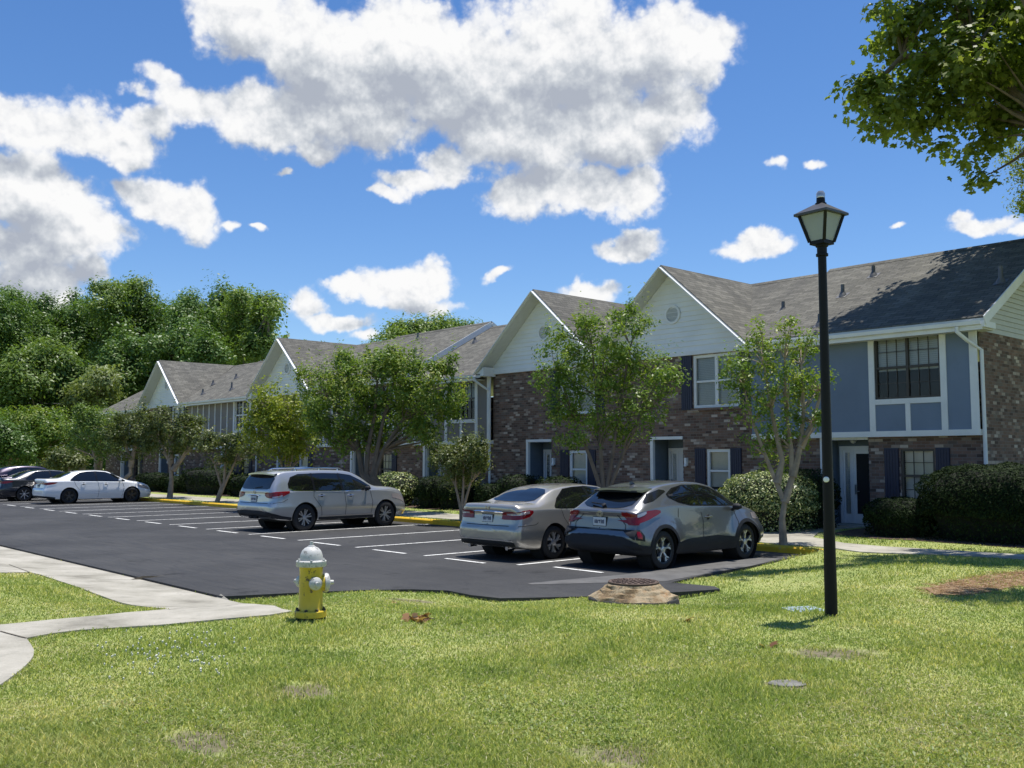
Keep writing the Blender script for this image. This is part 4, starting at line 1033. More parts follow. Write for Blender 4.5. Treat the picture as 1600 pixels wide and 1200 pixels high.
    def plate(s, z, w=.15, h=.075, mat=None):
        x = s.surf(0, z).x - .022; p = s.block('licence_plate', mat or m_plate, x, x + .015, -w, w, z - h, z + h, .004)
        m = MB()
        for k, yy in enumerate((.105, .075, .045, -.045, -.075, -.105)): m.box(x - .003, x - .001, yy - .010, yy + .010, z - .035, z + (.035 if k % 2 else .028))
        m.box(x - .003, x - .001, -.008, .008, z - .03, z + .02); m.box(x - .003, x - .001, -.022, .022, z + .005, z + .03)
        m.build('plate_lettering', m_ink, p)
        f = s.block('plate_recess', m_seam, x + .010, x + .06, -w - .012, w + .012, z - h - .012, z + h + .012, .004)
    def mirror(s, x, z, mat):
        for sd in (-1, 1):
            y = abs(s.surf(x, z, 'side').y); m = MB()
            m.lathe([(.001, -.09), (.05, -.075), (.085, 0), (.085, .05), (.07, .075), (.001, .08)], (x + .02, sd * (y + .14), z + .06), (0, 1, 0), 16)
            for i, p in enumerate(m.v): m.v[i] = (x + .02 + (p[0] - x - .02) * .9, p[1], z + .06 + (p[2] - z - .06) * .75)
            m.beam((x + .05, sd * (y - .03), z - .02), (x + .03, sd * (y + .08), z + .03), .05, .04); m.build('wing_mirror', mat, s.root, merge=True)
    def handle(s, x, z, mat, w=.19):
        for sd in (-1, 1):
            p = s.surf(x, z, 'side', sd); m = MB(); y = p.y
            m.tube([(x - w / 2, y, z), (x - w / 2 + .03, y + sd * .032, z + .004), (x + w / 2 - .03, y + sd * .034, z + .008), (x + w / 2, y, z + .008)], [.013, .016, .016, .013], 8); m.build('door_handle', mat, s.root)
            c = MB(); c.lathe([(.001, .002), (.05, .003), (.055, -.004)], (x, y + sd * .002, z - .004), (0, sd, 0), 16); c.build('handle_cup', m_seam, s.root)
    def antenna(s, x):
        p = s.surf(0, x, 'top'); m = MB(); m.prism([(x - .09, p.z - .01), (x + .09, p.z - .012), (x - .05, p.z + .055), (x - .085, p.z + .05)], -.018, .018); m.build('antenna_fin', MATS['car_glass'], s.root, bevel=.006)
# ---- silver crossover nearest the lawn
def crossover():
    pa = carpaint('pewter_paint', (.165, .17, .175), .6, .3)
    c = Car('crossover_car', 'grey crossover with black lower cladding and sloping tail, nearest the lawn', pa, CRO, 11.52, 12.52, .342, (.80, 3.44),
            [(.3, .05), (.42, 0), (.62, 0), (.70, .07), (.95, .10), (1.03, .05), (1.1, .1), (1.6, .12)], flare=.045, scale=(.965, .965, .975), rz=R(1))
    for ax in c.axles: c.ring('arch_cladding', ax, c.wr + .050, c.wr + .115, -12, 192, m_clad)
    c.patch('side_cladding', [(1.16, .25, .44), (1.6, .23, .50), (2.5, .23, .52), (3.08, .25, .46)], m_clad, off=.012)
    c.patch('side_glass', [(1.16, 1.26, 1.30), (1.35, 1.18, 1.40), (1.7, 1.115, 1.462), (2.2, 1.10, 1.46), (2.55, 1.085, 1.405), (2.85, 1.075, 1.29), (3.10, 1.075, 1.14), (3.2, 1.08, 1.09)], m_cglass, nu=40)
    c.patch('window_surround', [(1.10, 1.26, 1.32), (1.35, 1.16, 1.425), (1.7, 1.095, 1.478), (2.2, 1.08, 1.474), (2.55, 1.065, 1.42), (2.85, 1.055, 1.305), (3.12, 1.052, 1.15), (3.25, 1.06, 1.07)], m_gloss, off=.003, nu=40)
    c.line('window_pillar', [(2.02, 1.10), (1.93, 1.46)], .05, m_gloss, off=.010)
    c.patch('rear_glass', [(-.58, .30, .60), (-.45, .22, .70), (-.3, .18, .74), (0, .165, .76), (.3, .18, .74), (.45, .22, .70), (.58, .30, .60)], m_cglass, 'top', nv=14)
    [c.patch('rear_pillar', [(.46, 1.16, 1.19), (.66, 1.20, 1.33), (1.0, 1.32, 1.405), (1.12, 1.36, 1.385)], m_gloss, off=.005, sides=(sd,)) for sd in (-1, 1)]
    # roof spoiler, open below its blade
    sp = MB()
    for y0, y1 in ((-.58, .58),):
        ys = np.linspace(y0, y1, 13); A = []; B = []
        for y in ys:
            k = abs(y) / .58; zt = c.surf(y * .93, .86, 'top').z; A.append((.86, y, zt + .006)); B.append((.42 + .14 * k * k, y, 1.43 - .04 * k * k))
        for i in range(12):
            sp.face([A[i], A[i + 1], B[i + 1], B[i]], smooth=True)
            lo = lambda p: (p[0], p[1], p[2] - .035)
            sp.face([lo(A[i + 1]), lo(A[i]), lo(B[i]), lo(B[i + 1])], smooth=True); sp.face([B[i], B[i + 1], lo(B[i + 1]), lo(B[i])])
        for e_, f_ in ((0, 1), (12, -1)): sp.face([A[e_], B[e_], (B[e_][0], B[e_][1], B[e_][2] - .035), (A[e_][0], A[e_][1], A[e_][2] - .035)])
    sp.build('roof_spoiler', pa, c.root, merge=True)
    c.block('spoiler_lip', m_clad, .48, .80, -.50, .50, 1.352, 1.39, .012)
    c.patch('windscreen', [(-.62, 2.72, 3.2), (-.3, 2.62, 3.3), (0, 2.58, 3.32), (.3, 2.62, 3.3), (.62, 2.72, 3.2)], m_cglass, 'top')
    [c.patch('tail_light', [(.085, .80, .875), (.2, .84, .985), (.4, .885, 1.04), (.62, .955, 1.055), (.74, 1.0, 1.04)], m_red, off=.022, sides=(sd,)) for sd in (-1, 1)]
    c.patch('tail_light_lens', [(.16, .93, .985), (.3, .97, 1.02), (.36, 1.0, 1.03)], m_lens, off=.026)
    for sd in (-1, 1): c.patch('tail_light', sorted([(sd * .83, .80, .98), (sd * .72, .80, 1.0), (sd * .62, .90, 1.02), (sd * .52, .975, 1.02)]), m_red, 'rear', off=.02)
    c.patch('rear_bumper', [(-.86, .30, .50), (-.6, .30, .60), (0, .32, .62), (.6, .30, .60), (.86, .30, .50)], m_clad, 'rear', off=.03, nv=16, nu=40)
    c.patch('bumper_side', [(.03, .30, .50), (.2, .30, .45), (.40, .30, .43)], m_clad, off=.022, sides=(-1,)); c.patch('bumper_side', [(.03, .30, .50), (.2, .30, .45), (.40, .30, .43)], m_clad, off=.022, sides=(1,))
    for sd in (-1, 1):
        c.patch('reflector_surround', [(.06, .55, .72), (.16, .54, .72), (.24, .52, .62)], m_clad, off=.012, sides=(sd,)); c.patch('reflector_surround', sorted([(sd * .83, .55, .72), (sd * .74, .60, .715), (sd * .58, .68, .705)]), m_clad, 'rear', off=.03)
        c.patch('reflector', [(.09, .58, .69), (.14, .57, .69), (.18, .56, .63)], m_red, off=.018, sides=(sd,))
    c.line('panel_gap', [(-.60, .70), (-.6, .80), (-.40, .97)], .012, m_seam, 'rear'); c.line('panel_gap', [(-.6, .70), (.6, .70), (.6, .80), (.40, .97)], .012, m_seam, 'rear')
    c.plate(.84); c.line('door_seam', [(2.0, .97), (2.06, .8), (2.02, .40)], .012, m_seam); c.line('door_seam', [(3.1, .96), (3.16, .75), (3.1, .42)], .012, m_seam); c.line('door_seam', [(1.3, 1.06), (1.28, .9)], .012, m_seam)
    c.handle(2.22, .87, pa, .2); [c.line('upper_handle', [(1.14, 1.29), (1.27, 1.30)], .03, m_clad, off=.012, sides=(sd,)) for sd in (-1, 1)]; c.mirror(3.0, .98, m_clad); c.antenna(1.02)
    e = MB(); x = c.surf(0, .975).x - .012
    for a, b in ((.075, .05), (.028, .045), (.055, .022)): e.tube([(x, a * math.cos(k), .975 + b * math.sin(k)) for k in np.linspace(0, 2 * math.pi, 21)], .006, 5, cap=False)
    e.build('emblem', m_lens, c.root)
    w = MB(); w.beam((.18, .0, 1.14), (.24, .34, 1.16), .02, .02); w.lathe([(.04, 0), (.04, .04), (.001, .05)], (.20, 0, 1.11), (-.6, 0, .8), 12); w.build('rear_wiper', m_clad, c.root)
    [c.patch('headlight', [(3.72, .78, .90), (3.95, .76, .90), (4.15, .74, .86), (4.25, .73, .80)], m_lens, sides=(sd,)) for sd in (-1, 1)]
    c.wheels(.885, .237, 5, 'claw', m_alloy)
    return c
# ---- champagne saloon
def door_glass(c, black=True):
    c.patch('window_surround', [(1.12, 1.0, 1.04), (1.28, .985, 1.19), (1.6, .98, 1.37), (1.9, .975, 1.403), (2.3, .968, 1.415), (2.7, .96, 1.38), (3.05, .95, 1.26), (3.4, .94, 1.085), (3.55, .945, .99)], m_chrome if not black else m_gloss, off=.004, nu=44)
    c.patch('side_glass', [(1.16, 1.01, 1.03), (1.3, 1.0, 1.18), (1.6, .995, 1.353), (1.9, .99, 1.388), (2.3, .983, 1.40), (2.7, .975, 1.365), (3.05, .965, 1.245), (3.4, .955, 1.07), (3.5, .96, 1.0)], m_cglass, off=.008, nu=44)
    c.line('window_pillar', [(2.28, .97), (2.22, 1.41)], .075, m_gloss, off=.011); c.line('window_pillar', [(1.46, .98), (1.36, 1.23)], .04, m_gloss, off=.011)
    c.patch('rear_glass', [(-.60, .78, 1.10), (-.45, .70, 1.26), (0, .665, 1.34), (.45, .70, 1.26), (.60, .78, 1.10)], m_cglass, 'top', nv=14)
    c.patch('windscreen', [(-.64, 2.95, 3.55), (-.3, 2.84, 3.66), (0, 2.8, 3.68), (.3, 2.84, 3.66), (.64, 2.95, 3.55)], m_cglass, 'top')
    c.line('door_seam', [(2.30, .97), (2.36, .7), (2.33, .26)], .012, m_seam); c.line('door_seam', [(3.42, .93), (3.48, .7), (3.40, .26)], .012, m_seam); c.line('door_seam', [(1.28, .98), (1.35, .8), (1.50, .62)], .012, m_seam)
TAIL_S = [(.25, .05), (.36, .0), (.62, 0), (.68, .05), (.9, .08), (1.05, .03), (1.1, .0), (1.3, 0)]
def sedan_a():
    pa = carpaint('champagne_paint', (.40, .375, .33), .6, .3)
    c = Car('saloon_car', 'champagne beige saloon beside the grey crossover, chrome strip above its plate', pa, SED, 14.0, 12.08, .33, (1.06, 3.83), TAIL_S, scale=(.95, .95, .965), rz=R(2))
    door_glass(c)
    for sd in (-1, 1): c.patch('tail_light', sorted([(sd * .80, .80, .93), (sd * .7, .80, .955), (sd * .5, .81, .95), (sd * .42, .815, .925)]), m_red, 'rear', off=.014)
    [c.patch('tail_light', [(.06, .80, .94), (.2, .82, .97), (.36, .86, .985), (.46, .93, .975)], m_red, off=.014, sides=(sd,)) for sd in (-1, 1)]
    c.patch('tail_light_lens', [(.08, .885, .93), (.22, .90, .955), (.36, .92, .965)], m_lens, off=.018)
    for sd in (-1, 1): c.patch('tail_light_lens', sorted([(sd * .74, .89, .93), (sd * .55, .89, .925)]), m_lens, 'rear', off=.018)
    b = MB(); x = c.surf(0, .945).x; b.tube([(x + .045, -.56, .935), (x - .012, -.3, .945), (x - .02, 0, .95), (x - .012, .3, .945), (x + .045, .56, .935)], .016, 6); b.build('chrome_strip', m_chrome, c.root)
    e = MB(); x = c.surf(0, 1.02).x - .012
    e.beam((x, .04, .985), (x, .052, 1.055), .012, .014, (0, 1, 0)); e.beam((x, -.04, .985), (x, -.052, 1.055), .012, .014, (0, 1, 0)); e.beam((x, .044, 1.018), (x, -.044, 1.018), .010, .014)
    e.build('emblem', m_lens, c.root)
    c.plate(.815, .15, .07)
    c.patch('bumper_insert', [(-.78, .30, .37), (-.5, .29, .385), (.5, .29, .385), (.78, .30, .37)], m_under, 'rear', off=.012)
    c.line('bumper_chrome', [(-.76, .40), (-.5, .405), (.5, .405), (.76, .40)], .022, m_chrome, 'rear', off=.02)
    c.line('panel_gap', [(-.62, .68), (.62, .68)], .012, m_seam, 'rear'); c.line('panel_gap', [(.03, .675), (.5, .70), (.58, .74)], .012, m_seam)
    c.handle(1.66, .86, m_chrome); c.handle(2.66, .84, m_chrome); c.mirror(3.25, .96, pa)
    [c.patch('headlight', [(4.25, .62, .74), (4.5, .58, .72), (4.72, .54, .64)], m_lens, sides=(sd,)) for sd in (-1, 1)]
    ex = MB()
    for sd in (-1, 1): ex.tube([(.05, sd * .55, .25), (.3, sd * .55, .26)], .04, 12)
    ex.build('exhaust_pipe', m_chrome, c.root)
    c.wheels(.905, .222, 6, 'twist', m_alloy)
    return c
def sedan_b(name, label, col, uc, v0, rim, style, metal=.0):
    pa = carpaint(name + '_paint', col, metal, .3)
    c = Car('saloon_car', label, pa, SED, uc, v0, .335, (1.08, 3.86), TAIL_S, scale=(.965, .965, .98))
    door_glass(c)
    [c.patch('tail_light', [(.05, .83, .93), (.25, .84, .95), (.42, .87, .95), (.56, .92, .945)], m_red, off=.012, sides=(sd,)) for sd in (-1, 1)]
    for sd in (-1, 1): c.patch('tail_light', sorted([(sd * .8, .83, .93), (sd * .6, .83, .95), (sd * .45, .84, .93)]), m_red, 'rear', off=.012)
    c.patch('bumper_skirt', [(-.8, .28, .36), (.8, .28, .36)], m_clad, 'rear', off=.01); c.patch('bumper_skirt_side', [(.03, .26, .36), (.5, .21, .30)], m_clad, off=.008)
    c.plate(.80, .15, .07); c.handle(1.68, .87, pa); c.handle(2.66, .85, pa); c.mirror(3.25, .96, pa)
    [c.patch('headlight', [(4.12, .68, .79), (4.45, .62, .76), (4.7, .55, .66)], m_lens, sides=(sd,)) for sd in (-1, 1)]
    c.line('panel_gap', [(-.62, .69), (.62, .69)], .012, m_seam, 'rear'); c.antenna(1.5)
    c.wheels(.905, .232, 7 if style == 'multi' else 5, style, rim)
    return c
def suv():
    pa = carpaint('silver_paint', (.45, .46, .47), .6, .28)
    c = Car('suv_car', 'silver SUV with roof rails and red wraparound tail lights, alone mid row', pa, SUV, 23.62, 12.2, .375, (1.13, 4.03),
            [(.4, .05), (.5, 0), (.72, 0), (.80, .05), (1.05, .07), (1.2, .04), (1.8, .0)], scale=(.93, .94, .955), rz=R(3))
    c.patch('window_surround', [(.60, 1.20, 1.32), (.72, 1.13, 1.50), (1.0, 1.115, 1.585), (1.8, 1.10, 1.605), (2.43, 1.085, 1.59), (2.82, 1.08, 1.54), (3.22, 1.095, 1.37), (3.50, 1.12, 1.215)], m_gloss, off=.003, nu=44)
    c.patch('side_glass', [(.64, 1.21, 1.30), (.75, 1.145, 1.48), (1.0, 1.13, 1.568), (1.8, 1.115, 1.588), (2.43, 1.10, 1.573), (2.82, 1.095, 1.52), (3.22, 1.115, 1.35), (3.44, 1.13, 1.225)], m_cglass, off=.008, nu=44)
    c.line('window_pillar', [(1.46, 1.11), (1.43, 1.60)], .07, m_gloss, off=.010); c.line('window_pillar', [(2.46, 1.09), (2.36, 1.59)], .08, m_gloss, off=.010)
    for sd in (-1, 1): c.line('window_chrome', [(.62, 1.19), (.8, 1.12), (1.8, 1.095), (2.6, 1.08), (3.45, 1.10)], .016, m_chrome, off=.012, sides=(sd,))
    c.patch('rear_glass', [(-.74, 1.20, 1.46), (-.6, 1.17, 1.54), (0, 1.16, 1.57), (.6, 1.17, 1.54), (.74, 1.20, 1.46)], m_cglass, 'rear', nv=14)
    c.patch('windscreen', [(-.68, 2.88, 3.42), (-.3, 2.78, 3.6), (0, 2.75, 3.62), (.3, 2.78, 3.6), (.68, 2.88, 3.42)], m_cglass, 'top')
    sp = MB(); ys = np.linspace(-.70, .70, 11)
    A = [(.48, y, c.surf(y, .48, 'top').z + .008) for y in ys]; B = [(.16 + .10 * (y / .7) ** 2, y, 1.625 - .04 * (y / .7) ** 2) for y in ys]
    for i in range(10):
        lo = lambda p: (p[0], p[1], p[2] - .04)
        sp.face([A[i], A[i + 1], B[i + 1], B[i]], smooth=True); sp.face([B[i], B[i + 1], lo(B[i + 1]), lo(B[i])]); sp.face([lo(A[i + 1]), lo(A[i]), lo(B[i]), lo(B[i + 1])])
    sp.build('roof_spoiler', pa, c.root, merge=True)
    for sd in (-1, 1): c.patch('tail_light', sorted([(sd * .90, .93, 1.07), (sd * .78, .93, 1.09), (sd * .66, .95, 1.09), (sd * .56, 1.0, 1.07)]), m_red, 'rear', off=.014)
    [c.patch('tail_light', [(.05, .93, 1.08), (.2, .94, 1.10), (.42, .98, 1.11), (.62, 1.06, 1.115)], m_red, off=.014, sides=(sd,)) for sd in (-1, 1)]
    c.patch('tail_light_lens', [(.10, .94, .97), (.25, .955, .985), (.38, .985, 1.01)], m_lens, off=.018)
    c.plate(.90, .15, .075)
    x = c.surf(0, .995).x; b = MB(); b.tube([(x - .01, -.32, 1.0), (x - .02, 0, 1.005), (x - .01, .32, 1.0)], .014, 6); b.build('chrome_strip', m_chrome, c.root)
    e = MB(); x = c.surf(0, 1.075).x - .012; e.tube([(x, .05 * math.cos(k), 1.085 + .042 * math.sin(k)) for k in np.linspace(0, 2 * math.pi, 21)], .007, 5, cap=False); e.box(x - .006, x + .006, -.055, .055, 1.077, 1.093); e.build('emblem', m_lens, c.root)
    c.patch('bumper_insert', [(-.88, .44, .55), (-.6, .42, .585), (.6, .42, .585), (.88, .44, .55)], m_clad, 'rear', off=.014)
    c.patch('bumper_side', [(.03, .40, .54), (.35, .36, .45), (.68, .32, .40)], m_clad, off=.01); c.patch('side_cladding', [(1.6, .30, .37), (3.55, .30, .37)], m_clad, off=.010)
    c.line('side_chrome', [(1.65, .395), (3.5, .395)], .022, m_chrome, off=.014)
    c.line('bumper_chrome', [(-.72, .565), (-.5, .60), (.5, .60), (.72, .565)], .018, m_chrome, 'rear', off=.02)
    c.line('panel_gap', [(-.74, .79), (.74, .79)], .014, m_seam, 'rear'); c.line('door_seam', [(1.44, 1.10), (1.42, .95), (1.66, .66), (1.70, .41)], .013, m_seam); c.line('door_seam', [(2.50, 1.085), (2.54, .7), (2.52, .41)], .013, m_seam); c.line('door_seam', [(3.46, 1.09), (3.52, .75), (3.46, .41)], .013, m_seam)
    c.line('panel_gap', [(.05, .79), (.4, .83), (.55, .90)], .012, m_seam)
    c.handle(1.70, .97, m_chrome, .22); c.handle(2.72, .95, m_chrome, .22); c.mirror(3.26, 1.09, m_clad)
    for sd in (-1, 1):
        r = MB(); zz = lambda x_: c.surf(sd * .62, x_, 'top').z; r.tube([(.85, sd * .64, zz(.85)), (1.0, sd * .64, zz(1.0) + .05), (1.8, sd * .64, zz(1.8) + .06), (2.45, sd * .64, zz(2.45) + .06), (2.65, sd * .64, zz(2.65) + .01)], [.012, .02, .02, .02, .012], 8)
        for x_ in (1.0, 1.8, 2.45): r.beam((x_, sd * .64, zz(x_) - .01), (x_, sd * .64, zz(x_) + .05), .05, .03, (1, 0, 0))
        r.build('roof_rail', m_chrome, c.root)
    w = MB(); w.beam((c.surf(0, 1.22).x - .015, 0, 1.20), (c.surf(-.3, 1.25).x - .02, -.34, 1.24), .02, .02); w.build('rear_wiper', m_clad, c.root)
    [c.patch('headlight', [(4.30, .85, .98), (4.6, .78, .95), (4.85, .68, .80)], m_lens, sides=(sd,)) for sd in (-1, 1)]
    t_ = MB(); t_.box(-.06, .3, -.03, .03, .36, .42); t_.box(.0, .08, -.2, .2, .36, .42); t_.build('tow_hitch', m_under, c.root)
    c.wheels(.955, .245, 6, 'pair', m_alloy)
    return c
def far_crossover():
    pa = carpaint('plum_paint', (.018, .011, .032), .5, .25)
    c = Car('crossover_car', 'dark purple crossover cut off by the left edge, beyond the black saloon', pa, CRO, 51.6, 12.3, .345, (.82, 3.46), [(.3, .05), (.45, 0), (.62, 0), (.7, .05), (1.0, .07), (1.3, .0)], scale=(1.04, 1.02, 1.04))
    c.patch('side_glass', [(1.0, 1.10, 1.22), (1.3, 1.03, 1.40), (1.8, 1.0, 1.46), (2.3, .98, 1.44), (2.7, .975, 1.35), (3.1, .98, 1.10)], m_cglass)
    c.patch('rear_glass', [(-.55, .36, .74), (0, .25, .8), (.55, .36, .74)], m_cglass, 'top'); c.patch('windscreen', [(-.6, 2.72, 3.2), (0, 2.58, 3.32), (.6, 2.72, 3.2)], m_cglass, 'top')
    c.line('window_pillar', [(2.02, .99), (1.95, 1.46)], .07, m_gloss, off=.010)
    for sd in (-1, 1): c.patch('tail_light', sorted([(sd * .8, .82, .98), (sd * .5, .86, .98)]), m_red, 'rear', off=.012)
    [c.patch('tail_light', [(.06, .82, .97), (.4, .9, .99)], m_red, off=.012, sides=(sd,)) for sd in (-1, 1)]; c.plate(.8); c.handle(2.2, .87, pa); c.mirror(3.0, .98, pa)
    c.wheels(.885, .235, 7, 'multi', m_alloy)
crossover(); sedan_a(); suv()
sedan_b('white', 'white saloon with dark rims parked by the kerb end on the left', (.78, .79, .80), 44.35, 12.85, m_alloyd, 'pair')
sedan_b('black', 'black saloon with bright many spoked rims left of the white one', (.010, .013, .022), 48.25, 12.15, m_alloy, 'multi', .3)
far_crossover()
# ------------------------------------------------------------------ trees, bushes, hedges
m_bark_pale = plain('pale_bark', (.30, .235, .175), .85, var=.3, scale=5, bump=.3)
m_bark = plain('grey_bark', (.15, .12, .095), .9, var=.3, scale=4, bump=.5)
L_CRAPE = leafmat('crape_leaf', [(0, (0.072, 0.133, 0.024)), (.45, (0.140, 0.230, 0.039)), (.8, (0.230, 0.302, 0.053)), (1, (0.362, 0.362, 0.085))], .4)
L_CRAPEY = leafmat('young_crape_leaf', [(0, (0.125, 0.168, 0.022)), (.5, (0.226, 0.283, 0.031)), (1, (0.384, 0.394, 0.067))], .45)
L_OLIVE = leafmat('olive_leaf', [(0, (0.065, 0.095, 0.027)), (.5, (0.120, 0.155, 0.045)), (1, (0.220, 0.230, 0.085))], .35)
L_WOOD = leafmat('wood_leaf', [(0, (0.058, 0.111, 0.031)), (.5, (0.105, 0.190, 0.042)), (1, (0.196, 0.290, 0.074))], .3)
L_WOODL = leafmat('fresh_wood_leaf', [(0, (0.094, 0.152, 0.037)), (.5, (0.152, 0.234, 0.052)), (1, (0.281, 0.352, 0.106))], .35)
L_PALE = leafmat('pale_leaf', [(0, (0.109, 0.156, 0.047)), (.5, (0.187, 0.234, 0.078)), (1, (0.343, 0.390, 0.187))], .35)
L_PLANE = leafmat('plane_leaf', [(0, (0.115, 0.155, 0.032)), (.5, (0.190, 0.247, 0.052)), (.85, (0.287, 0.333, 0.075)), (1, (0.506, 0.529, 0.161))], .6)
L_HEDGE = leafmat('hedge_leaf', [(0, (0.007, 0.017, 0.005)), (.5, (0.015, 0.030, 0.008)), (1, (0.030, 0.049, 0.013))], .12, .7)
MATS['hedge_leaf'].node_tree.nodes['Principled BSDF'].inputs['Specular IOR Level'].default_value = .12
L_VARIE = leafmat('variegated_leaf', [(0, (0.036, 0.063, 0.018)), (.45, (0.090, 0.144, 0.036)), (.7, (0.288, 0.342, 0.126)), (1, (0.684, 0.700, 0.360))], .2, .4)
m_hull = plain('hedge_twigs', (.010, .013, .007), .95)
DIAMOND = np.array([(-.5, 0, 0), (0, -.24, .05), (.5, 0, -.06), (0, .24, .05)])
LOBED = np.array([(-.5, 0, 0), (-.42, -.30, 0), (-.16, -.26, .02), (-.02, -.52, -.03), (.12, -.22, .02), (.5, 0, -.08), (.12, .22, .02), (-.02, .52, -.03), (-.16, .26, .02), (-.42, .30, 0)])
def leaves(name, P, N, size, mat, parent, rng, shape=DIAMOND, rnd=None, jit=.5):
    """one small face per leaf at points P, roughly facing N"""
    n = len(P); k = len(shape)
    N = N + rng.normal(0, jit, (n, 3)); N /= np.linalg.norm(N, axis=1)[:, None] + 1e-9
    T = rng.normal(0, 1, (n, 3)); T -= N * (T * N).sum(1)[:, None]; T /= np.linalg.norm(T, axis=1)[:, None] + 1e-9
    B = np.cross(N, T); s = size * (.65 + .7 * rng.random(n))
    sh = shape[None] * s[:, None, None]
    vv = P[:, None] + sh[..., 0:1] * T[:, None] + sh[..., 1:2] * B[:, None] + sh[..., 2:3] * N[:, None]
    if rnd is None: rnd = rng.random(n)
    return mesh_np(name, vv.reshape(-1, 3), np.arange(n * k), np.full(n, k), mat, parent, rnd=np.repeat(rnd, k))
def crown(blobs, n_clump, per, spread, rng, shell=.55, shoots=0.0):
    """clump centres through the volume of the blobs, then leaf points round each clump"""
    b = np.array([(*p, rx, ry, rz) for p, rx, ry, rz in blobs]); w = (b[:, 3] * b[:, 4] * b[:, 5]) ** .66; w /= w.sum()
    k = rng.choice(len(b), n_clump, p=w); d = rng.normal(0, 1, (n_clump, 3)); d /= np.linalg.norm(d, axis=1)[:, None]
    r = np.maximum(rng.random(n_clump) ** (1 / 3), shell * rng.random(n_clump) + .2) * (.9 + .18 * rng.random(n_clump))
    C = b[k, :3] + d * r[:, None] * b[k, 3:]
    up = np.zeros(n_clump)
    if shoots:                                         # upright shoots that break the outline
        sh = rng.random(n_clump) < shoots; C[sh] = b[k, :3][sh] + d[sh] * (1.0 + .22 * rng.random(sh.sum()))[:, None] * b[k, 3:][sh]; C[sh, 2] += .5 * spread; up[sh] = 1
    m = rng.integers(0, n_clump, n_clump * per); q = np.clip(rng.normal(0, 1, (len(m), 3)), -1.9, 1.9) * spread * (.6 + .8 * rng.random(n_clump))[m][:, None]; q[:, 2] *= .75
    if shoots: q[:, :2] *= (1 - .45 * up[m])[:, None]; q[:, 2] *= 1 + 1.9 * up[m]
    P = C[m] + q
    N = q / (np.linalg.norm(q, axis=1)[:, None] + 1e-6) * .7 + d[m] * .5 + np.array([0, 0, .75])
    tone = rng.random(n_clump) * .5
    return C, P, N, np.clip(tone[m] + rng.random(len(m)) * .5, 0, 1)
def ragged(blobs, seed, n=5, lo=.28, hi=.5, upper=True, tall=0.0):
    """boughs that bulge out of a crown and break up its outline"""
    r = np.random.default_rng(seed); out = []
    for p, rx, ry, rz in blobs:
        out.append((p, rx * .92, ry * .92, rz * .92))
        for _ in range(n):
            d = r.normal(0, 1, 3); d[2] = abs(d[2]) if upper else d[2]; d /= np.linalg.norm(d); f = r.uniform(lo, hi); k = r.uniform(.82, 1.08)
            m = (rx + ry + rz) / 3 * f
            st = r.uniform(.7, 1.2 + .8 * tall); out.append(((p[0] + d[0] * rx * k, p[1] + d[1] * ry * k, p[2] + d[2] * rz * k + tall * m * .4), m * (1.2 - .45 * tall), m, m * st))
    return out
def limb(mb, a, b, r0, r1, rng, sag=.12, n=6, seg=4):
    a, b = Vector(a), Vector(b); L = (b - a).length; pts = []; rr = []
    off = Vector(rng.normal(0, 1, 3)) * L * .05
    for i in range(seg + 1):
        f = i / seg; p = a.lerp(b, f) + off * math.sin(math.pi * f); p.z += L * sag * (f ** .7 - f); pts.append(p); rr.append(r0 + (r1 - r0) * f)
    mb.tube(pts, rr, n, cap=False)
    return pts
def plant(name, label, cat, base, blobs, stems, n_clump, per, spread, size, mat, seed, bark=None, twigs=60, r0=.06, group=None, shape=DIAMOND, fork=.35, part='crown', dz=1.0, tone=None, shoots=0.0, rag=None):
    """tree standing at base (world): blobs = [(centre, rx, ry, rz)], stems = list of polylines (world)"""
    rng = np.random.default_rng(seed); root = thing(name, label, cat, base, 0, group); B = np.array(base)
    if rag: blobs = ragged(blobs, seed, *rag)
    C, P, N, rn = crown(blobs, n_clump, per, spread, rng, shoots=shoots)
    if tone: rn = np.clip(rn * tone[1] + tone[0], 0, 1)
    mb = MB(); ends = []
    for st in stems:
        st = [Vector(p) - Vector(base) for p in st]; k = len(st)
        mb.tube(st, [r0 * (1 - .72 * (i / max(1, k - 1))) * (1.25 if i == 0 else 1) for i in range(k)], 8, cap=False); ends += [(p, r0 * (1 - .72 * (i / max(1, k - 1)))) for i, p in enumerate(st)][1:]
    if ends:
        for i in rng.choice(len(C), min(twigs, len(C)), replace=False):
            c = Vector(C[i] - B); e, r = min(ends, key=lambda q: (q[0] - c).length + (1.5 if q[0].z > c.z else 0))
            limb(mb, e, c, min(r * .55, .05 * (c - e).length + .008), .006, rng, n=5)
        mb.build('trunk', bark or m_bark_pale, root)
    leaves(part, P - B, N, size, mat, root, rng, shape, rn)
    return root
def PB(Y, dy, *bl):
    """blobs read off the photograph: (px, py, rx, ry) at distance Y, with depth radius = factor * mean radius"""
    out = []
    for i, (px, py, rx, ry) in enumerate(bl):
        o = dy * math.sin(i * 2.4)
        p = at_depth(px, py, Y + o); s = (Y + o) / FPX; out.append((tuple(p), rx * s, max(.8 * (rx + ry) / 2, ry) * s, ry * s))
    return out
def stemline(Y, *pp, base=None):
    r = [tuple(at_depth(x, y, Y)) for x, y in pp]
    return ([base] + r) if base is not None else r
def spot(u, v): x, y = uv2xy(u, v); return (x, y, float(zg(u, v)))
KERB = 'young crape myrtles along the kerb'
b = spot(11.1, 17.75); Y = b[1]
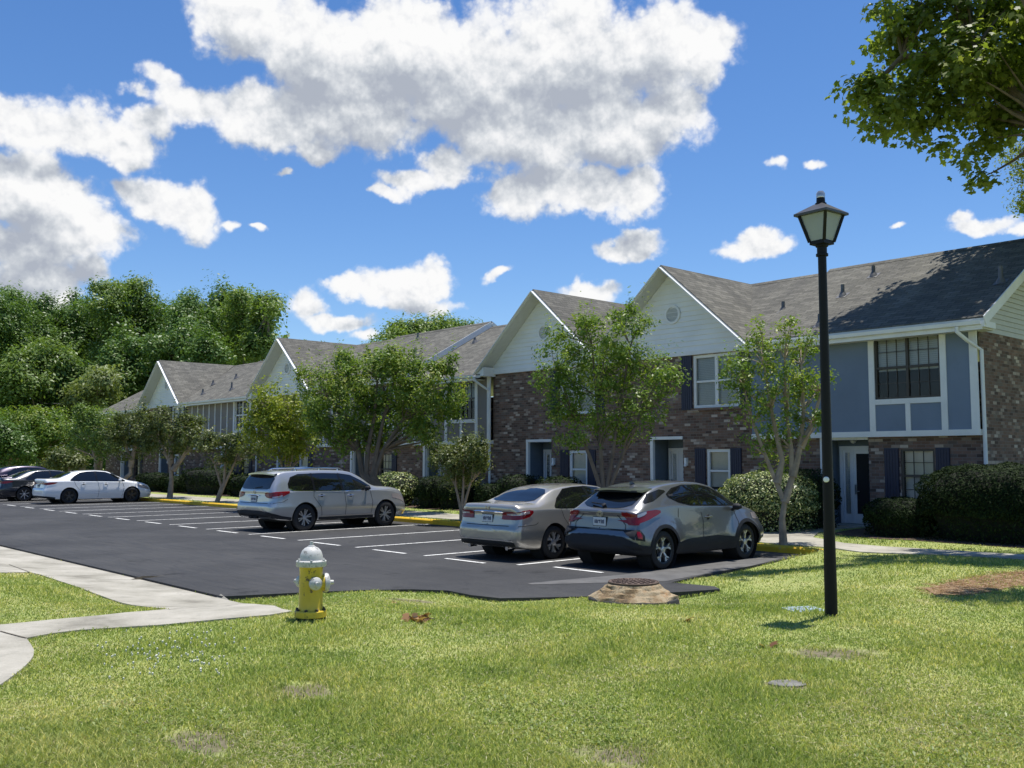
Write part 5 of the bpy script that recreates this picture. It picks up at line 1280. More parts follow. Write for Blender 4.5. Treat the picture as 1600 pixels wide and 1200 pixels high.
plant('crape_myrtle', 'sparse young tree with forked pale trunk in front of the blue panel', 'tree', b,
      PB(Y, .5, (1150, 580, 26, 34), (1192, 555, 30, 42), (1226, 520, 13, 28), (1252, 545, 26, 40), (1214, 612, 60, 42), (1168, 640, 36, 28), (1252, 615, 38, 34), (1285, 590, 24, 22), (1232, 668, 46, 30), (1185, 690, 30, 25), (1282, 655, 16, 14), (1130, 572, 12, 20), (1188, 520, 8, 16), (1308, 580, 8, 10), (1215, 725, 30, 20)),
      [stemline(Y, (1222, 810), (1226, 785), (1212, 752), (1196, 712), (1176, 660), (1160, 600), base=b), stemline(Y, (1226, 785), (1238, 745), (1236, 700), (1228, 640), (1226, 560)), stemline(Y, (1238, 745), (1250, 700), (1256, 640), (1252, 570)), stemline(Y, (1214, 755), (1222, 720), (1205, 640), (1194, 570)), stemline(Y, (1250, 700), (1270, 660), (1284, 610))],
      230, 32, .09, .085, L_CRAPE, 11, r0=.075, twigs=110, group=KERB, shoots=.2, rag=(2, .25, .4), tone=(.12, .9))
b = spot(21.75, 17.85); Y = b[1]
plant('crape_myrtle', 'small bushy kerb tree between the silver SUV and the beige saloon', 'tree', b,
      PB(Y, .4, (720, 716, 40, 26), (698, 706, 22, 16), (745, 704, 20, 20), (720, 742, 28, 20), (688, 722, 12, 9), (752, 722, 12, 12), (728, 690, 20, 12)),
      [stemline(Y, (720, 795), (712, 760), (700, 725), base=b), stemline(Y, (722, 790), (724, 760), (724, 715), base=b), stemline(Y, (725, 790), (735, 755), (746, 715), base=b)],
      190, 50, .10, .085, L_OLIVE, 12, r0=.06, twigs=60, group=KERB, shoots=.2)
b = spot(16.1, 17.8); Y = b[1]
plant('crape_myrtle', 'tall vase shaped tree before the brick gable front, behind the beige saloon', 'tree', b,
      PB(Y, .6, (900, 512, 28, 24), (880, 546, 44, 28), (950, 522, 48, 38), (990, 512, 32, 36), (932, 580, 86, 48), (862, 590, 36, 28), (1000, 580, 58, 46), (1040, 600, 26, 24), (950, 645, 78, 42), (892, 648, 42, 28), (1010, 640, 44, 28), (985, 490, 9, 18), (1058, 588, 12, 10), (900, 685, 34, 16), (985, 680, 30, 16)),
      [stemline(Y, (940, 768), (922, 715), (896, 650), (872, 580), base=b), stemline(Y, (943, 768), (938, 700), (932, 620), (925, 540), base=b), stemline(Y, (947, 768), (958, 705), (968, 640), (985, 540), base=b), stemline(Y, (950, 768), (975, 705), (1000, 650), (1030, 590), base=b)],
      460, 38, .115, .09, L_CRAPE, 13, m_bark, r0=.07, twigs=110, group=KERB, shoots=.2, rag=(2, .25, .4), tone=(.05, .9))
b = spot(26.6, 18.9); Y = b[1]
plant('crape_myrtle', 'broad round crowned tree rising behind the silver SUV', 'tree', b,
      PB(Y, .8, (592, 598, 108, 40), (520, 606, 52, 36), (662, 604, 54, 42), (592, 572, 76, 20), (704, 640, 28, 30), (522, 650, 50, 28), (602, 656, 84, 34), (660, 676, 38, 24), (500, 680, 26, 20), (560, 690, 60, 20), (715, 610, 16, 20), (550, 560, 30, 10)),
      [stemline(Y, (566, 740), (560, 705), (540, 660), (510, 620), base=b), stemline(Y, (572, 742), (575, 700), (585, 650), (590, 590), base=b), stemline(Y, (585, 745), (598, 705), (630, 655), (665, 610), base=b), stemline(Y, (582, 745), (590, 700), (600, 650), (620, 580), base=b)],
      700, 46, .15, .115, L_CRAPE, 14, m_bark, r0=.12, twigs=120, group=KERB, shoots=.2, rag=(2, .25, .4), tone=(.08, .95))
b = spot(31.6, 17.9); Y = b[1]
plant('crape_myrtle', 'yellow green kerb tree left of the broad round one', 'tree', b,
      PB(Y, .5, (428, 622, 32, 26), (418, 668, 36, 28), (450, 658, 36, 38), (402, 612, 10, 14), (440, 700, 36, 20), (470, 690, 24, 24), (408, 640, 20, 20)),
      [stemline(Y, (444, 740), (430, 690), (420, 640), base=b), stemline(Y, (446, 740), (448, 690), (450, 640), base=b), stemline(Y, (448, 740), (462, 695), (470, 660), base=b)],
      260, 44, .14, .12, L_CRAPEY, 15, r0=.07, twigs=60, group=KERB, shoots=.2)
b = spot(38.4, 18.2); Y = b[1]
plant('crape_myrtle', 'thin low kerb tree just left of the silver SUV', 'tree', b,
      PB(Y, .4, (348, 702, 38, 20), (320, 692, 24, 15), (384, 702, 24, 18), (350, 722, 30, 12), (362, 685, 18, 10)),
      [stemline(Y, (346, 760), (335, 725), (322, 700), base=b), stemline(Y, (350, 755), (352, 720), (352, 695), base=b), stemline(Y, (352, 755), (368, 720), (384, 700), base=b)],
      150, 36, .14, .12, L_OLIVE, 16, r0=.08, twigs=50, group=KERB, shoots=.12, rag=(4, .3, .5))
b = spot(43.7, 18.4); Y = b[1]
plant('crape_myrtle', 'kerb tree with a straight pale trunk and one leaning limb, past the white saloon nose', 'tree', b,
      PB(Y, .5, (265, 668, 44, 26), (236, 674, 24, 20), (296, 680, 26, 20), (266, 698, 42, 18), (300, 660, 20, 14), (250, 650, 24, 12)),
      [stemline(Y, (268, 750), (266, 725), (250, 690), (240, 665), base=b), stemline(Y, (266, 725), (268, 690), (268, 660)), stemline(Y, (270, 735), (285, 715), (302, 690), (310, 670))],
      220, 42, .15, .13, L_OLIVE, 17, r0=.12, twigs=60, group=KERB, shoots=.2, rag=(2, .25, .4), tone=(.1, .85))
b = spot(51.5, 18.4); Y = b[1]
plant('crape_myrtle', 'kerb tree directly behind the white saloon roof', 'tree', b,
      PB(Y, .5, (206, 664, 36, 22), (205, 695, 32, 26), (185, 680, 18, 18), (226, 690, 16, 22)),
      [stemline(Y, (204, 740), (203, 715), (195, 690), (190, 665), base=b), stemline(Y, (204, 730), (210, 700), (212, 670))],
      190, 42, .16, .14, L_OLIVE, 18, r0=.13, twigs=50, group=KERB, shoots=.12, rag=(4, .3, .5), tone=(.0, .85))
b = spot(58.5, 18.6); Y = b[1]
plant('crape_myrtle', 'shaded kerb tree with a single trunk above the black saloon', 'tree', b,
      PB(Y, .5, (150, 676, 36, 30), (138, 652, 24, 16), (165, 700, 24, 20), (128, 690, 20, 20)),
      [stemline(Y, (150, 735), (149, 715), (140, 690), (138, 660), base=b), stemline(Y, (150, 730), (158, 700), (160, 670))],
      190, 44, .18, .15, L_WOODL, 19, r0=.14, twigs=50, group=KERB, shoots=.12, rag=(4, .3, .5))
for k, (lab, Y, bl, seed, tn) in enumerate((('wide low tree with a domed sunlit crown at the far left of the car park', 66, ((62, 658, 60, 24), (20, 668, 38, 28), (95, 682, 40, 30), (50, 700, 50, 24), (60, 680, 60, 26)), 20, L_CRAPE),
                                    ('dark low tree at the left picture edge above the purple crossover', 63, ((5, 690, 40, 34), (30, 705, 34, 24), (-25, 680, 40, 40)), 21, L_WOOD),
                                    ('small pale feathery tree above the white saloon boot', 60, ((102, 716, 24, 13), (88, 724, 14, 8), (118, 722, 14, 10)), 22, L_OLIVE))):
    p = at_depth(bl[0][0] + 8, 735, Y); b = (p.x, p.y, .2)
    plant('low_tree', lab, 'tree', b, PB(Y, .6, *bl), [stemline(Y, (bl[0][0] + 8, 720), (bl[0][0], bl[0][1] + 10), base=b), stemline(Y, (bl[0][0] + 10, 720), (bl[0][0] + 22, bl[0][1] + 6), base=b)],
          (320, 220, 70)[k], 56, .26, .2, tn, seed, r0=.15, twigs=30)
# ---- the wood behind
WOOD = 'tall trees of the wood behind the houses'
WT = [('tallest tree of the wood, ragged top against the big left cloud', 84, L_WOODL, ((190, 470, 30, 28), (215, 455, 18, 18), (170, 492, 30, 30), (200, 520, 46, 40), (185, 570, 50, 50), (160, 455, 12, 14), (228, 478, 14, 12))),
      ('tree at the left picture edge with a thin spire beside it', 80, L_WOOD, ((5, 500, 40, 30), (22, 478, 12, 22), (-30, 520, 50, 60), (15, 560, 60, 50))),
      ('dark tree between the left edge and the tallest one, low flat top', 88, L_WOOD, ((75, 500, 40, 24), (60, 540, 50, 50), (100, 550, 40, 50))),
      ('grey green tree just left of the tallest one', 90, L_WOOD, ((128, 495, 30, 20), (120, 540, 44, 44), (145, 520, 24, 30))),
      ('dense round headed tree in the middle of the wood', 82, L_WOOD, ((330, 490, 50, 26), (360, 505, 36, 40), (310, 520, 46, 44), (345, 560, 60, 50), (295, 495, 26, 22))),
      ('dark tree left of the dense round headed one', 86, L_WOOD, ((255, 505, 34, 30), (240, 550, 50, 50), (270, 540, 40, 50))),
      ('thin wispy tree standing up left of the brick gable peak', 74, L_WOODL, ((418, 478, 13, 11), (412, 492, 9, 12), (426, 486, 7, 9), (410, 520, 12, 16), (403, 545, 24, 20))),
      ('tree with long loose limbs above the nearest left gable', 78, L_WOODL, ((378, 500, 18, 30), (388, 540, 26, 36), (372, 470, 7, 14), (395, 510, 12, 14))),
      ('pale bushy tree low in the wood above the power lines', 70, L_PALE, ((152, 610, 22, 20), (145, 632, 28, 18), (160, 595, 12, 12))),
      ('light green tree low at the left of the wood', 72, L_WOODL, ((60, 570, 50, 24), (85, 590, 36, 30), (30, 600, 40, 30), (50, 625, 50, 26))),
      ('broad dark tree filling the wood under the tallest one', 76, L_WOOD, ((200, 590, 40, 46), (230, 600, 40, 40), (170, 610, 40, 34))),
      ('shaded tree between the far gable roof and the wood', 74, L_WOOD, ((285, 555, 46, 40), (260, 590, 40, 40), (320, 560, 40, 30))),
      ('shaded tree low beside the wires at the left', 73, L_WOOD, ((105, 625, 40, 30), (120, 650, 40, 30), (15, 650, 40, 28), (75, 655, 40, 20))),
      ('tree top showing over the tan roof ridge', 78, L_WOODL, ((650, 522, 42, 13), (690, 515, 20, 12), (610, 528, 24, 8), (640, 540, 60, 14))),
      ('smaller tree top behind the tan roof step', 82, L_WOOD, ((712, 515, 14, 6), (735, 530, 30, 14)))]
for k, (lab, Y, mt, bl) in enumerate(WT):
    p = at_depth(bl[0][0], 720, Y); b = (p.x, p.y, .2)
    top = at_depth(bl[0][0], bl[0][1], Y)
    area = sum(rx * ry for _, _, rx, ry in bl)
    nc = int(min(420, 60 + area / 22)) if k != 6 else 110
    plant('wood_tree', lab, 'tree', b, PB(Y, 2.2, *bl), [[b, (b[0] + .3, b[1], b[2] + (top.z - b[2]) * .45), (top.x, top.y, top.z - .6)]], int(nc * 1.45), 54, .46, .28, mt, 40 + k, m_bark, twigs=40, r0=.28, group=WOOD, rag=(8, .2, .42, True, 1.0), tone=((0, .9), (.12, .88), (.05, .95))[k % 3])
rng = np.random.default_rng(77); Cs = []
for k in range(16):
    p = at_depth(-120 + k * 36 + rng.normal(0, 8), 590 + rng.normal(0, 20), 96 + rng.random() * 8); Cs.append((tuple(p), 4.5, 3.5, 5.5)); Cs.append(((p.x, p.y, 3.5), 4.5, 3.0, 4.5))
C, P, N, rn = crown(Cs, 1000, 24, .8, rng)
o = leaves('far_wood', P, N, .6, L_WOOD, None, rng, rnd=rn); tag(o, kind='stuff')
# ---- the plane tree over the lawn, trunk outside the picture on the right
b = (14.6, 22.0, .22); Yp = 24.8
bl = PB(Yp, .9, (1480, 30, 105, 62), (1400, 60, 40, 36), (1378, 25, 22, 22), (1366, 58, 13, 22), (1350, 118, 14, 14), (1368, 150, 44, 34), (1340, 158, 18, 20), (1374, 195, 28, 22), (1380, 225, 14, 12), (1440, 170, 60, 42), (1505, 130, 95, 78), (1560, 80, 60, 100), (1575, 180, 50, 30), (1425, 222, 16, 12), (1470, 235, 30, 14), (1505, 255, 16, 10), (1540, 283, 20, 13), (1530, 225, 26, 14), (1560, 215, 20, 20), (1440, 110, 50, 30), (1395, 178, 26, 20))
bl += [((7.4, 17.7, 12.7), 1.6, .75, .7), ((9.7, 17.4, 12.9), 1.7, .75, .7), ((12.0, 17.2, 12.6), 1.9, .9, .9), ((7.2, 13.0, 10.3), .6, .45, .45), ((8.5, 12.8, 10.4), .9, .6, .5), ((6.1, 17.9, 12.9), .8, .5, .45), ((15.8, 24.5, 8.5), 1.9, 2.4, 2.0), ((15.2, 21.0, 7.5), 1.6, 1.6, 1.6), ((10.0, 18.9, 13.6), 2.0, 1.8, .7), ((13.4, 18.9, 13.6), 2.2, 1.9, .8),
       ((14.5, 24.0, 13.5), 2.5, 2.5, 2.2), ((11.4, 24.8, 15.6), 2.4, 1.6, 1.2), ((15, 20, 12.0), 3, 2.4, 1.5)]
plant('plane_tree', 'big broadleaf tree reaching in from the top right corner, lobed leaves', 'tree', b, bl,
      [[b, (14.6, 22, 3.5), (14.2, 22.4, 7), (13.4, 23.2, 10), (12, 24.2, 12.5), (10.4, 24.8, 12.6), (9.4, 24.8, 11.6)], [(14.2, 22.4, 7), (11.5, 19.5, 10), (9, 17.6, 12.6), (7, 17.5, 12.7)], [(14.4, 22.2, 6), (11.5, 16.5, 8.6), (8.6, 13, 10.4)], [(13.4, 23.2, 10), (14.5, 24, 13)]],
      960, 38, .24, .19, L_PLANE, 60, m_bark, twigs=130, r0=.2, shape=LOBED, tone=(.05, .95))
b = spot(4.6, 25.0); b = (16.6, 27.0, .22)
plant('back_tree', 'fine leaved yellow green tree at the right edge below the broadleaf one', 'tree', b, PB(27, .6, (1605, 250, 34, 40), (1580, 235, 20, 18), (1625, 280, 40, 60), (1600, 320, 16, 22), (1640, 210, 50, 50)),
      [[b, (16.8, 27.2, 5), (16.2, 27.0, 9.5), (15.4, 27.0, 10.4)]], 170, 34, .17, .09, L_CRAPEY, 61, m_bark, twigs=50, r0=.16)
# ---- clipped hedges and bushes in the beds
def hedge(label, u0, u1, v0, v1, h, mat, seed, n, size, round_=2.6, group='hedges along the house fronts', name='hedge', cat='hedge', lit=None):
    rng = np.random.default_rng(seed); uc, vc = (u0 + u1) / 2, (v0 + v1) / 2
    x, y = uv2xy(uc, vc); z0 = float(zg(uc, vc)); root = thing(name, label, cat, (x, y, z0), ROT_LOT, group)
    a, b_, c = (u1 - u0) / 2, (v1 - v0) / 2, h
    d = rng.normal(0, 1, (n, 3)); d[:, 2] = np.abs(d[:, 2]) * 1.25 - .75; d[:, 1] -= .15
    e = round_; k = (np.abs(d[:, 0]) ** e + np.abs(d[:, 1]) ** e + np.abs(d[:, 2]) ** e) ** (1 / e); s = d / k[:, None]
    wob = 1 + .05 * np.sin(s[:, 0] * 7 + seed) * np.cos(s[:, 2] * 6 + s[:, 1] * 5) + .03 * np.sin(s[:, 0] * 17 + s[:, 2] * 13)
    sh = wob * (1 - .16 * rng.random(n) ** 2)
    P = np.stack([s[:, 0] * a * sh, s[:, 1] * b_ * sh, np.maximum(.0, .5 * c + s[:, 2] * c * .5 * sh)], -1)
    P[:, 2] = np.where(s[:, 2] < -.35, rng.random(n) * .4 * c, P[:, 2])
    leaves('foliage', P, s + np.array([0, 0, .35]), size, mat, root, rng, jit=.55)
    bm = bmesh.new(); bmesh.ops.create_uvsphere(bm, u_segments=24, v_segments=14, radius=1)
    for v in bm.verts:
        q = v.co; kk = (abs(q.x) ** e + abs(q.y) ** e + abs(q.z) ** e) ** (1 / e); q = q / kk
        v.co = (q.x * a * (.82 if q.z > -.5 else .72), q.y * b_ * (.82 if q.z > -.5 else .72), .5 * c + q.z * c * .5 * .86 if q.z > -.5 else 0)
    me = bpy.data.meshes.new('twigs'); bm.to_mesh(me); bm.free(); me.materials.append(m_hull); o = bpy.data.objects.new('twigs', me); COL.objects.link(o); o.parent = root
    return root
def hpx(label, x0, x1, ytop, v0, depth, mat, seed, n, size, **k):
    u1 = on_plane(x0, 760, v0)[0]; u0 = on_plane(x1, 760, v0)[0]; zt = on_plane((x0 + x1) / 2, ytop, v0 + depth * .35)[1]
    return hedge(label, u0, u1, v0, v0 + depth, zt - float(zg((u0 + u1) / 2, v0)), mat, seed, n, size, **k)
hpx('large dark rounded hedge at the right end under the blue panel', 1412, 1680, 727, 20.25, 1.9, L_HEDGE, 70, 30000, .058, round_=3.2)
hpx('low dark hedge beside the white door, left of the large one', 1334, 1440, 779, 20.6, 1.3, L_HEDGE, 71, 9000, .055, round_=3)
hpx('sunlit variegated bush with pale leaf edges behind the grey crossover', 1098, 1236, 739, 19.75, 1.9, L_VARIE, 72, 13000, .065, round_=2.3, group=None, name='bush', cat='bush')
hpx('dark tall bush between the variegated bush and the porch post', 1165, 1276, 732, 20.9, 1.6, L_HEDGE, 73, 11000, .06, round_=2.5, group=None, name='bush', cat='bush')
hpx('round bush with pale sunlit top behind the silver SUV bonnet', 566, 614, 738, 20.2, 1.7, L_VARIE, 74, 3200, .09, round_=2.2, group=None, name='bush', cat='bush')
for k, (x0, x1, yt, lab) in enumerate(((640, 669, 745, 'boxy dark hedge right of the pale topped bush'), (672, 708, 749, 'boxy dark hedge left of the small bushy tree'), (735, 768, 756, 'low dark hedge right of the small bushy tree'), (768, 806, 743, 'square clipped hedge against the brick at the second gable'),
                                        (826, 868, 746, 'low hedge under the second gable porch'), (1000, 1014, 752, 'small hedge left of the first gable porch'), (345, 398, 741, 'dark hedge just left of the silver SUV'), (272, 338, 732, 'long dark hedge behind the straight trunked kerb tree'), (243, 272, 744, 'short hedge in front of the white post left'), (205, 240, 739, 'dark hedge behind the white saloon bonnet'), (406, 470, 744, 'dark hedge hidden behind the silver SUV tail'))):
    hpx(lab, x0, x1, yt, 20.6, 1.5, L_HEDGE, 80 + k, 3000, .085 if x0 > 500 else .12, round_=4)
# ------------------------------------------------------------------ things on the lawn
# lamp post
m_black = plain('black_enamel', (.005, .005, .006), .5, var=.2, scale=12, spec=.25)
m_frost, t = new_mat('frosted_pane'); setc(t, 'Base Color', (.52, .56, .60)); setc(t, 'Roughness', .35)
tr = t.n('ShaderNodeBsdfTranslucent'); tr.inputs[0].default_value = (.56, .63, .70, 1); mx = t.n('ShaderNodeMixShader'); mx.inputs[0].default_value = .55
t.l(t.b.outputs[0], mx.inputs[1]); t.l(tr.outputs[0], mx.inputs[2]); t.l(mx.outputs[0], t.out.inputs[0])
lx, ly, lz = drop(1299, 963); Yl = ly
top = at_depth(1294, 384, Yl); HP = top.z - lz
lamp = thing('lamp_post', 'black lamp post with a four sided frosted lantern standing on the lawn', 'lamp post', (lx, ly, lz), R(38))
lean = (top.x - lx + .0) / HP
pm = MB(); rp = .045
pm.lathe([(.066, -.1), (.065, .4), (.058, 1.0), (.051, 2.2), (rp, HP - .35), (rp, HP - .02)], (0, 0, 0), n=24); po = pm.build('pole', m_black, lamp)
c = MB(); c.lathe([(rp - .004, HP - .12), (rp + .02, HP - .115), (rp + .02, HP - .09), (rp + .008, HP - .085), (rp + .008, HP - .02), (rp + .022, HP - .01), (rp + .022, HP + .01), (.05, HP + .02)], n=24); c.build('collar', m_black, lamp)
b0, b1, hb = .092, .165, .31      # half widths of the lantern at foot and eaves
z0 = HP + .02
f = MB(); f.box(-b0, b0, -b0, b0, z0 - .01, z0 + .03)
cs = [(sx_, sy_) for sx_, sy_ in ((-1, -1), (1, -1), (1, 1), (-1, 1))]
for sx_, sy_ in cs: f.beam((sx_ * b0, sy_ * b0, z0 + .02), (sx_ * b1, sy_ * b1, z0 + hb), .03, .03)
f.build('lantern_frame', m_black, lamp)
for i in range(4):
    a, b_ = cs[i], cs[(i + 1) % 4]; p = MB(); k = .95
    p.face([(a[0] * b0 * k, a[1] * b0 * k, z0 + .03), (b_[0] * b0 * k, b_[1] * b0 * k, z0 + .03), (b_[0] * b1 * k, b_[1] * b1 * k, z0 + hb), (a[0] * b1 * k, a[1] * b1 * k, z0 + hb)]); p.build('pane', m_frost, lamp)
r = MB(); e0, zt = b1 + .042, z0 + hb
E0 = [(x * e0, y * e0, zt) for x, y in cs]; E1 = [(x * e0, y * e0, zt + .025) for x, y in cs]; T0 = [(x * .05, y * .05, zt + .13) for x, y in cs]
for i in range(4): j = (i + 1) % 4; r.face([E0[i], E0[j], E1[j], E1[i]]); r.face([E1[i], E1[j], T0[j], T0[i]])
r.face(E0[::-1]); r.face(T0); r.build('lantern_roof', plain('weathered_black', (.05, .05, .055), .45, var=.25), lamp)
zt -= .035
n_ = MB(); n_.lathe([(.062, zt + .155), (.062, zt + .175), (.048, zt + .18), (.045, zt + .235)], n=20); n_.build('finial_base', m_black, lamp)
n_ = MB(); n_.lathe([(.044, zt + .232), (.047, zt + .25), (.046, zt + .285), (.03, zt + .31), (.001, zt + .318)], n=20); n_.build('photocell', plain('photocell_grey', (.45, .45, .47), .15, metal=.6), lamp)
s_ = MB(); s_.lathe([(.03, 0), (.03, .02), (.024, .026), (.001, .028)], (.058 * math.cos(R(200)), .058 * math.sin(R(200)), (at_depth(1291, 749, Yl).z - lz)), (math.cos(R(200)), math.sin(R(200)), 0), 16); s_.build('sensor_cap', m_trim, lamp)
# fire hydrant
m_hyd, t = new_mat('hydrant_yellow'); tc = t.n('ShaderNodeTexCoord').outputs['Object']
ch = t.ramp(t.noise(tc, 16, 8, .7), [(.57, 0.0), (.62, 1.0)])
setc(t, 'Base Color', t.mix(ch, t.ramp(t.noise(tc, 4, 5), [(.3, (.54, .38, .018)), (.7, (.68, .50, .04))]), (.10, .07, .03))); setc(t, 'Roughness', .42); setc(t, 'Coat Weight', .2)
m_hydw, t = new_mat('hydrant_white'); tc = t.n('ShaderNodeTexCoord').outputs['Object']
ch = t.ramp(t.noise(tc, 22, 8, .72), [(.55, 0.0), (.61, .9)])
setc(t, 'Base Color', t.mix(ch, t.ramp(t.noise(tc, 5, 5), [(.3, (.44, .43, .41)), (.7, (.58, .58, .56))]), (.20, .19, .17))); setc(t, 'Roughness', .5)
m_iron = plain('dark_iron', (.035, .03, .028), .8, var=.3, scale=14)
hx, hy, hz = drop(485, 969); sc = hy / FPX
Hh = (at_depth(486, 846, hy).z - hz)
k = Hh / .80
hyd = thing('fire_hydrant', 'yellow fire hydrant with a chipped white cap standing on the lawn', 'fire hydrant', (hx, hy, hz), R(-18)); hyd.scale = (k, k, k)
h = MB(); h.lathe([(.125, -.05), (.125, .035)], n=24); h.build('standpipe', m_iron, hyd)
h = MB(); h.lathe([(.155, .035), (.163, .04), (.163, .095), (.155, .105), (.128, .108), (.122, .14), (.118, .5), (.122, .545)], n=32); h.build('barrel', m_hyd, hyd)
for a in range(8):
    bt = MB(); aa = a * math.pi / 4 + .2; bt.lathe([(.017, .0), (.017, .014), (.010, .02), (.001, .02)], (.142 * math.cos(aa), .142 * math.sin(aa), .104), n=6); bt.lathe([(.015, 0), (.012, -.03), (.001, -.03)], (.142 * math.cos(aa), .142 * math.sin(aa), .037), n=6); bt.build('flange_bolt', m_iron, hyd)
h = MB(); h.lathe([(.125, .545), (.150, .548), (.155, .556), (.155, .600), (.150, .606), (.128, .610), (.118, .612), (.117, .640), (.110, .675), (.095, .708), (.070, .733), (.045, .745), (.038, .748)], n=32); bo = h.build('bonnet', m_hydw, hyd)
for a in range(6):
    bt = MB(); aa = a * math.pi / 3; bt.lathe([(.014, .0), (.014, .016), (.001, .018)], (.142 * math.cos(aa), .142 * math.sin(aa), .604), n=6); bt.build('bonnet_bolt', m_hydw, bo)
h = MB(); h.lathe([(.036, .746), (.034, .756), (.022, .760)], n=16); h.lathe([(.020, .758), (.018, .80), (.001, .802)], n=5); h.build('operating_nut', m_hydw, hyd)
def nozzle(ang, z, r, L):
    d = Vector((math.cos(ang), math.sin(ang), 0)); n = MB(); n.lathe([(r * .95, .05), (r, .10), (r, .118 + L), (r * .8, .118 + L)], (0, 0, z), d, 24, cap=False); no = n.build('nozzle', m_hyd, hyd)
    c = MB(); q = .112 + L; c.lathe([(r * .6, q), (r * 1.12, q), (r * 1.14, q + .03), (r * 1.05, q + .045), (r * .7, q + .058), (.03, q + .064), (.024, q + .064), (.022, q + .10), (.001, q + .102)], (0, 0, z), d, 28); c.build('nozzle_cap', m_hydw, hyd)
nozzle(R(-42), .385, .058, .015); nozzle(R(40), .375, .085, .02); nozzle(R(170), .385, .055, .0)
# raised manhole: crumbling concrete collar with an iron lid
mx_, my_, mz = drop(990, 943)
m_rub, t = new_mat('crumbling_concrete'); tc = t.n('ShaderNodeTexCoord').outputs['Object']
a = t.noise(tc, 3.5, 8, .7); c = t.ramp(a, [(.3, (.09, .065, .04)), (.44, (.25, .17, .085)), (.56, (.42, .34, .22)), (.68, (.33, .19, .085))])
setc(t, 'Base Color', t.mix(t.ramp(t.noise(tc, 11, 8, .75), [(.56, 0.0), (.66, .85)]), c, (.05, .042, .03))); setc(t, 'Roughness', .92); t.l(t.bump(t.noise(tc, 24, 8, .75), 1.0, .03), t.b.inputs['Normal'])
mh = thing('manhole', 'raised manhole with crumbling brown concrete collar and rusty lid on the lawn edge', 'manhole', (mx_, my_, mz + .025)); mh.scale = (.97, .97, 1.25)
bm = bmesh.new(); rng = np.random.default_rng(5); NA = 72; prof = [(.56, -.08), (.58, .0), (.572, .055), (.545, .078), (.50, .095), (.465, .115), (.432, .137), (.395, .16), (.365, .185), (.345, .20), (.30, .20)]
noi = lambda a, q: sum(math.sin(a * f + q * 3 * f + p) / f for f, p in ((3, .4), (5, 1.9), (9, 4.0), (14, 2.2), (23, 5.1)))
octo = lambda a: 1 / max(math.cos(((a + .2) % (math.pi / 4)) - math.pi / 8), .9)
R_ = []
for i, (r, z) in enumerate(prof):
    row = []
    for k in range(NA):
        a = 2 * math.pi * k / NA; am = .026 if 1 < i < 9 else .005
        rr = r * (octo(a) if i < 4 else 1 + (octo(a) - 1) * max(0, 1 - i / 7)) + am * noi(a, i); zz = z + (am * .8 * noi(a * 1.3 + 1, i + 2) if 1 < i < 9 else 0)
        row.append(bm.verts.new((rr * math.cos(a), rr * math.sin(a), zz)))
    R_.append(row)
for A, B in zip(R_, R_[1:]):
    for k in range(NA): bm.faces.new([A[k], A[(k + 1) % NA], B[(k + 1) % NA], B[k]])
me = bpy.data.meshes.new('collar'); bm.to_mesh(me); bm.free(); me.materials.append(m_rub); o = bpy.data.objects.new('collar', me); COL.objects.link(o); o.parent = mh
sk = MB()
for k in range(NA):
    pass
tarm = plain('old_tar', (.022, .022, .022), .8, var=.4, scale=9, bump=.6)
sk.lathe([(.63, -.12), (.612, .03), (.598, .052), (.575, .058)], n=32, cap=False); sk.build('tar_edge', tarm, mh)
m_lid, t = new_mat('rusty_lid'); tc = t.n('ShaderNodeTexCoord').outputs['Object']
setc(t, 'Base Color', t.ramp(t.noise(tc, 12, 8, .7), [(.3, (.05, .035, .028)), (.55, (.12, .08, .06)), (.75, (.22, .17, .14))])); setc(t, 'Roughness', .7); setc(t, 'Metallic', .3)
ld = MB(); ld.lathe([(.345, .195), (.345, .218), (.335, .222), (.325, .214), (.318, .214), (.318, .218), (.001, .218)], n=48)
for rr in (.27, .20, .13, .06):
    for k in range(int(rr * 60) + 4):
        a = 2 * math.pi * k / (int(rr * 60) + 4); ca, sa = math.cos(a), math.sin(a); w = .018; l = .026
        q = [(rr * ca + dx * ca - dy * sa, rr * sa + dx * sa + dy * ca) for dx, dy in ((-l, -w), (l, -w), (l, w), (-l, w))]
        ld.face([(x, y, .226) for x, y in q])
        for i in range(4): j = (i + 1) % 4; ld.face([(*q[i], .217), (*q[j], .217), (*q[j], .226), (*q[i], .226)])
ld.build('lid', m_lid, mh)
# valve box cover by the lamp, small oval cover further out
vx, vy, vz = drop(1256, 953)
m_vlv = plain('pale_blue_cover', (.36, .45, .50), .6, var=.3, scale=6, dirt=.4)
vb = thing('meter_cover', 'pale blue square meter cover sunk in the grass beside the lamp post', 'meter cover', (vx, vy, vz - .008), R(12))
m = MB(); m.box(-.2, .2, -.15, .15, -.03, .022); fr_ = m.build('frame', m_vlv, vb, bevel=.01)
m = MB(); m.box(-.165, .165, -.115, .115, .0222, .03); m.box(-.03, .03, -.02, .02, .0302, .036)
for k in range(7): m.box(-.15 + k * .047, -.14 + k * .047, -.1, .1, .0302, .034)
m.build('lid', m_vlv, vb)
ox, oy, oz = drop(1230, 1070)
m_gcov = plain('grey_cover', (.17, .165, .15), .75, var=.3, scale=8, dirt=.5)
oc = thing('valve_cover', 'small grey oval cover lying flush in the near lawn', 'cover', (ox, oy, oz - .006)); oc.scale = (1.25, .9, 1)
m = MB(); m.lathe([(.11, -.02), (.11, .018), (.10, .024), (.094, .020)], n=28); m.build('rim', m_gcov, oc)
m = MB(); m.lathe([(.092, .0), (.092, .021), (.03, .024), (.001, .024)], n=28); m.build('lid', m_gcov, oc)
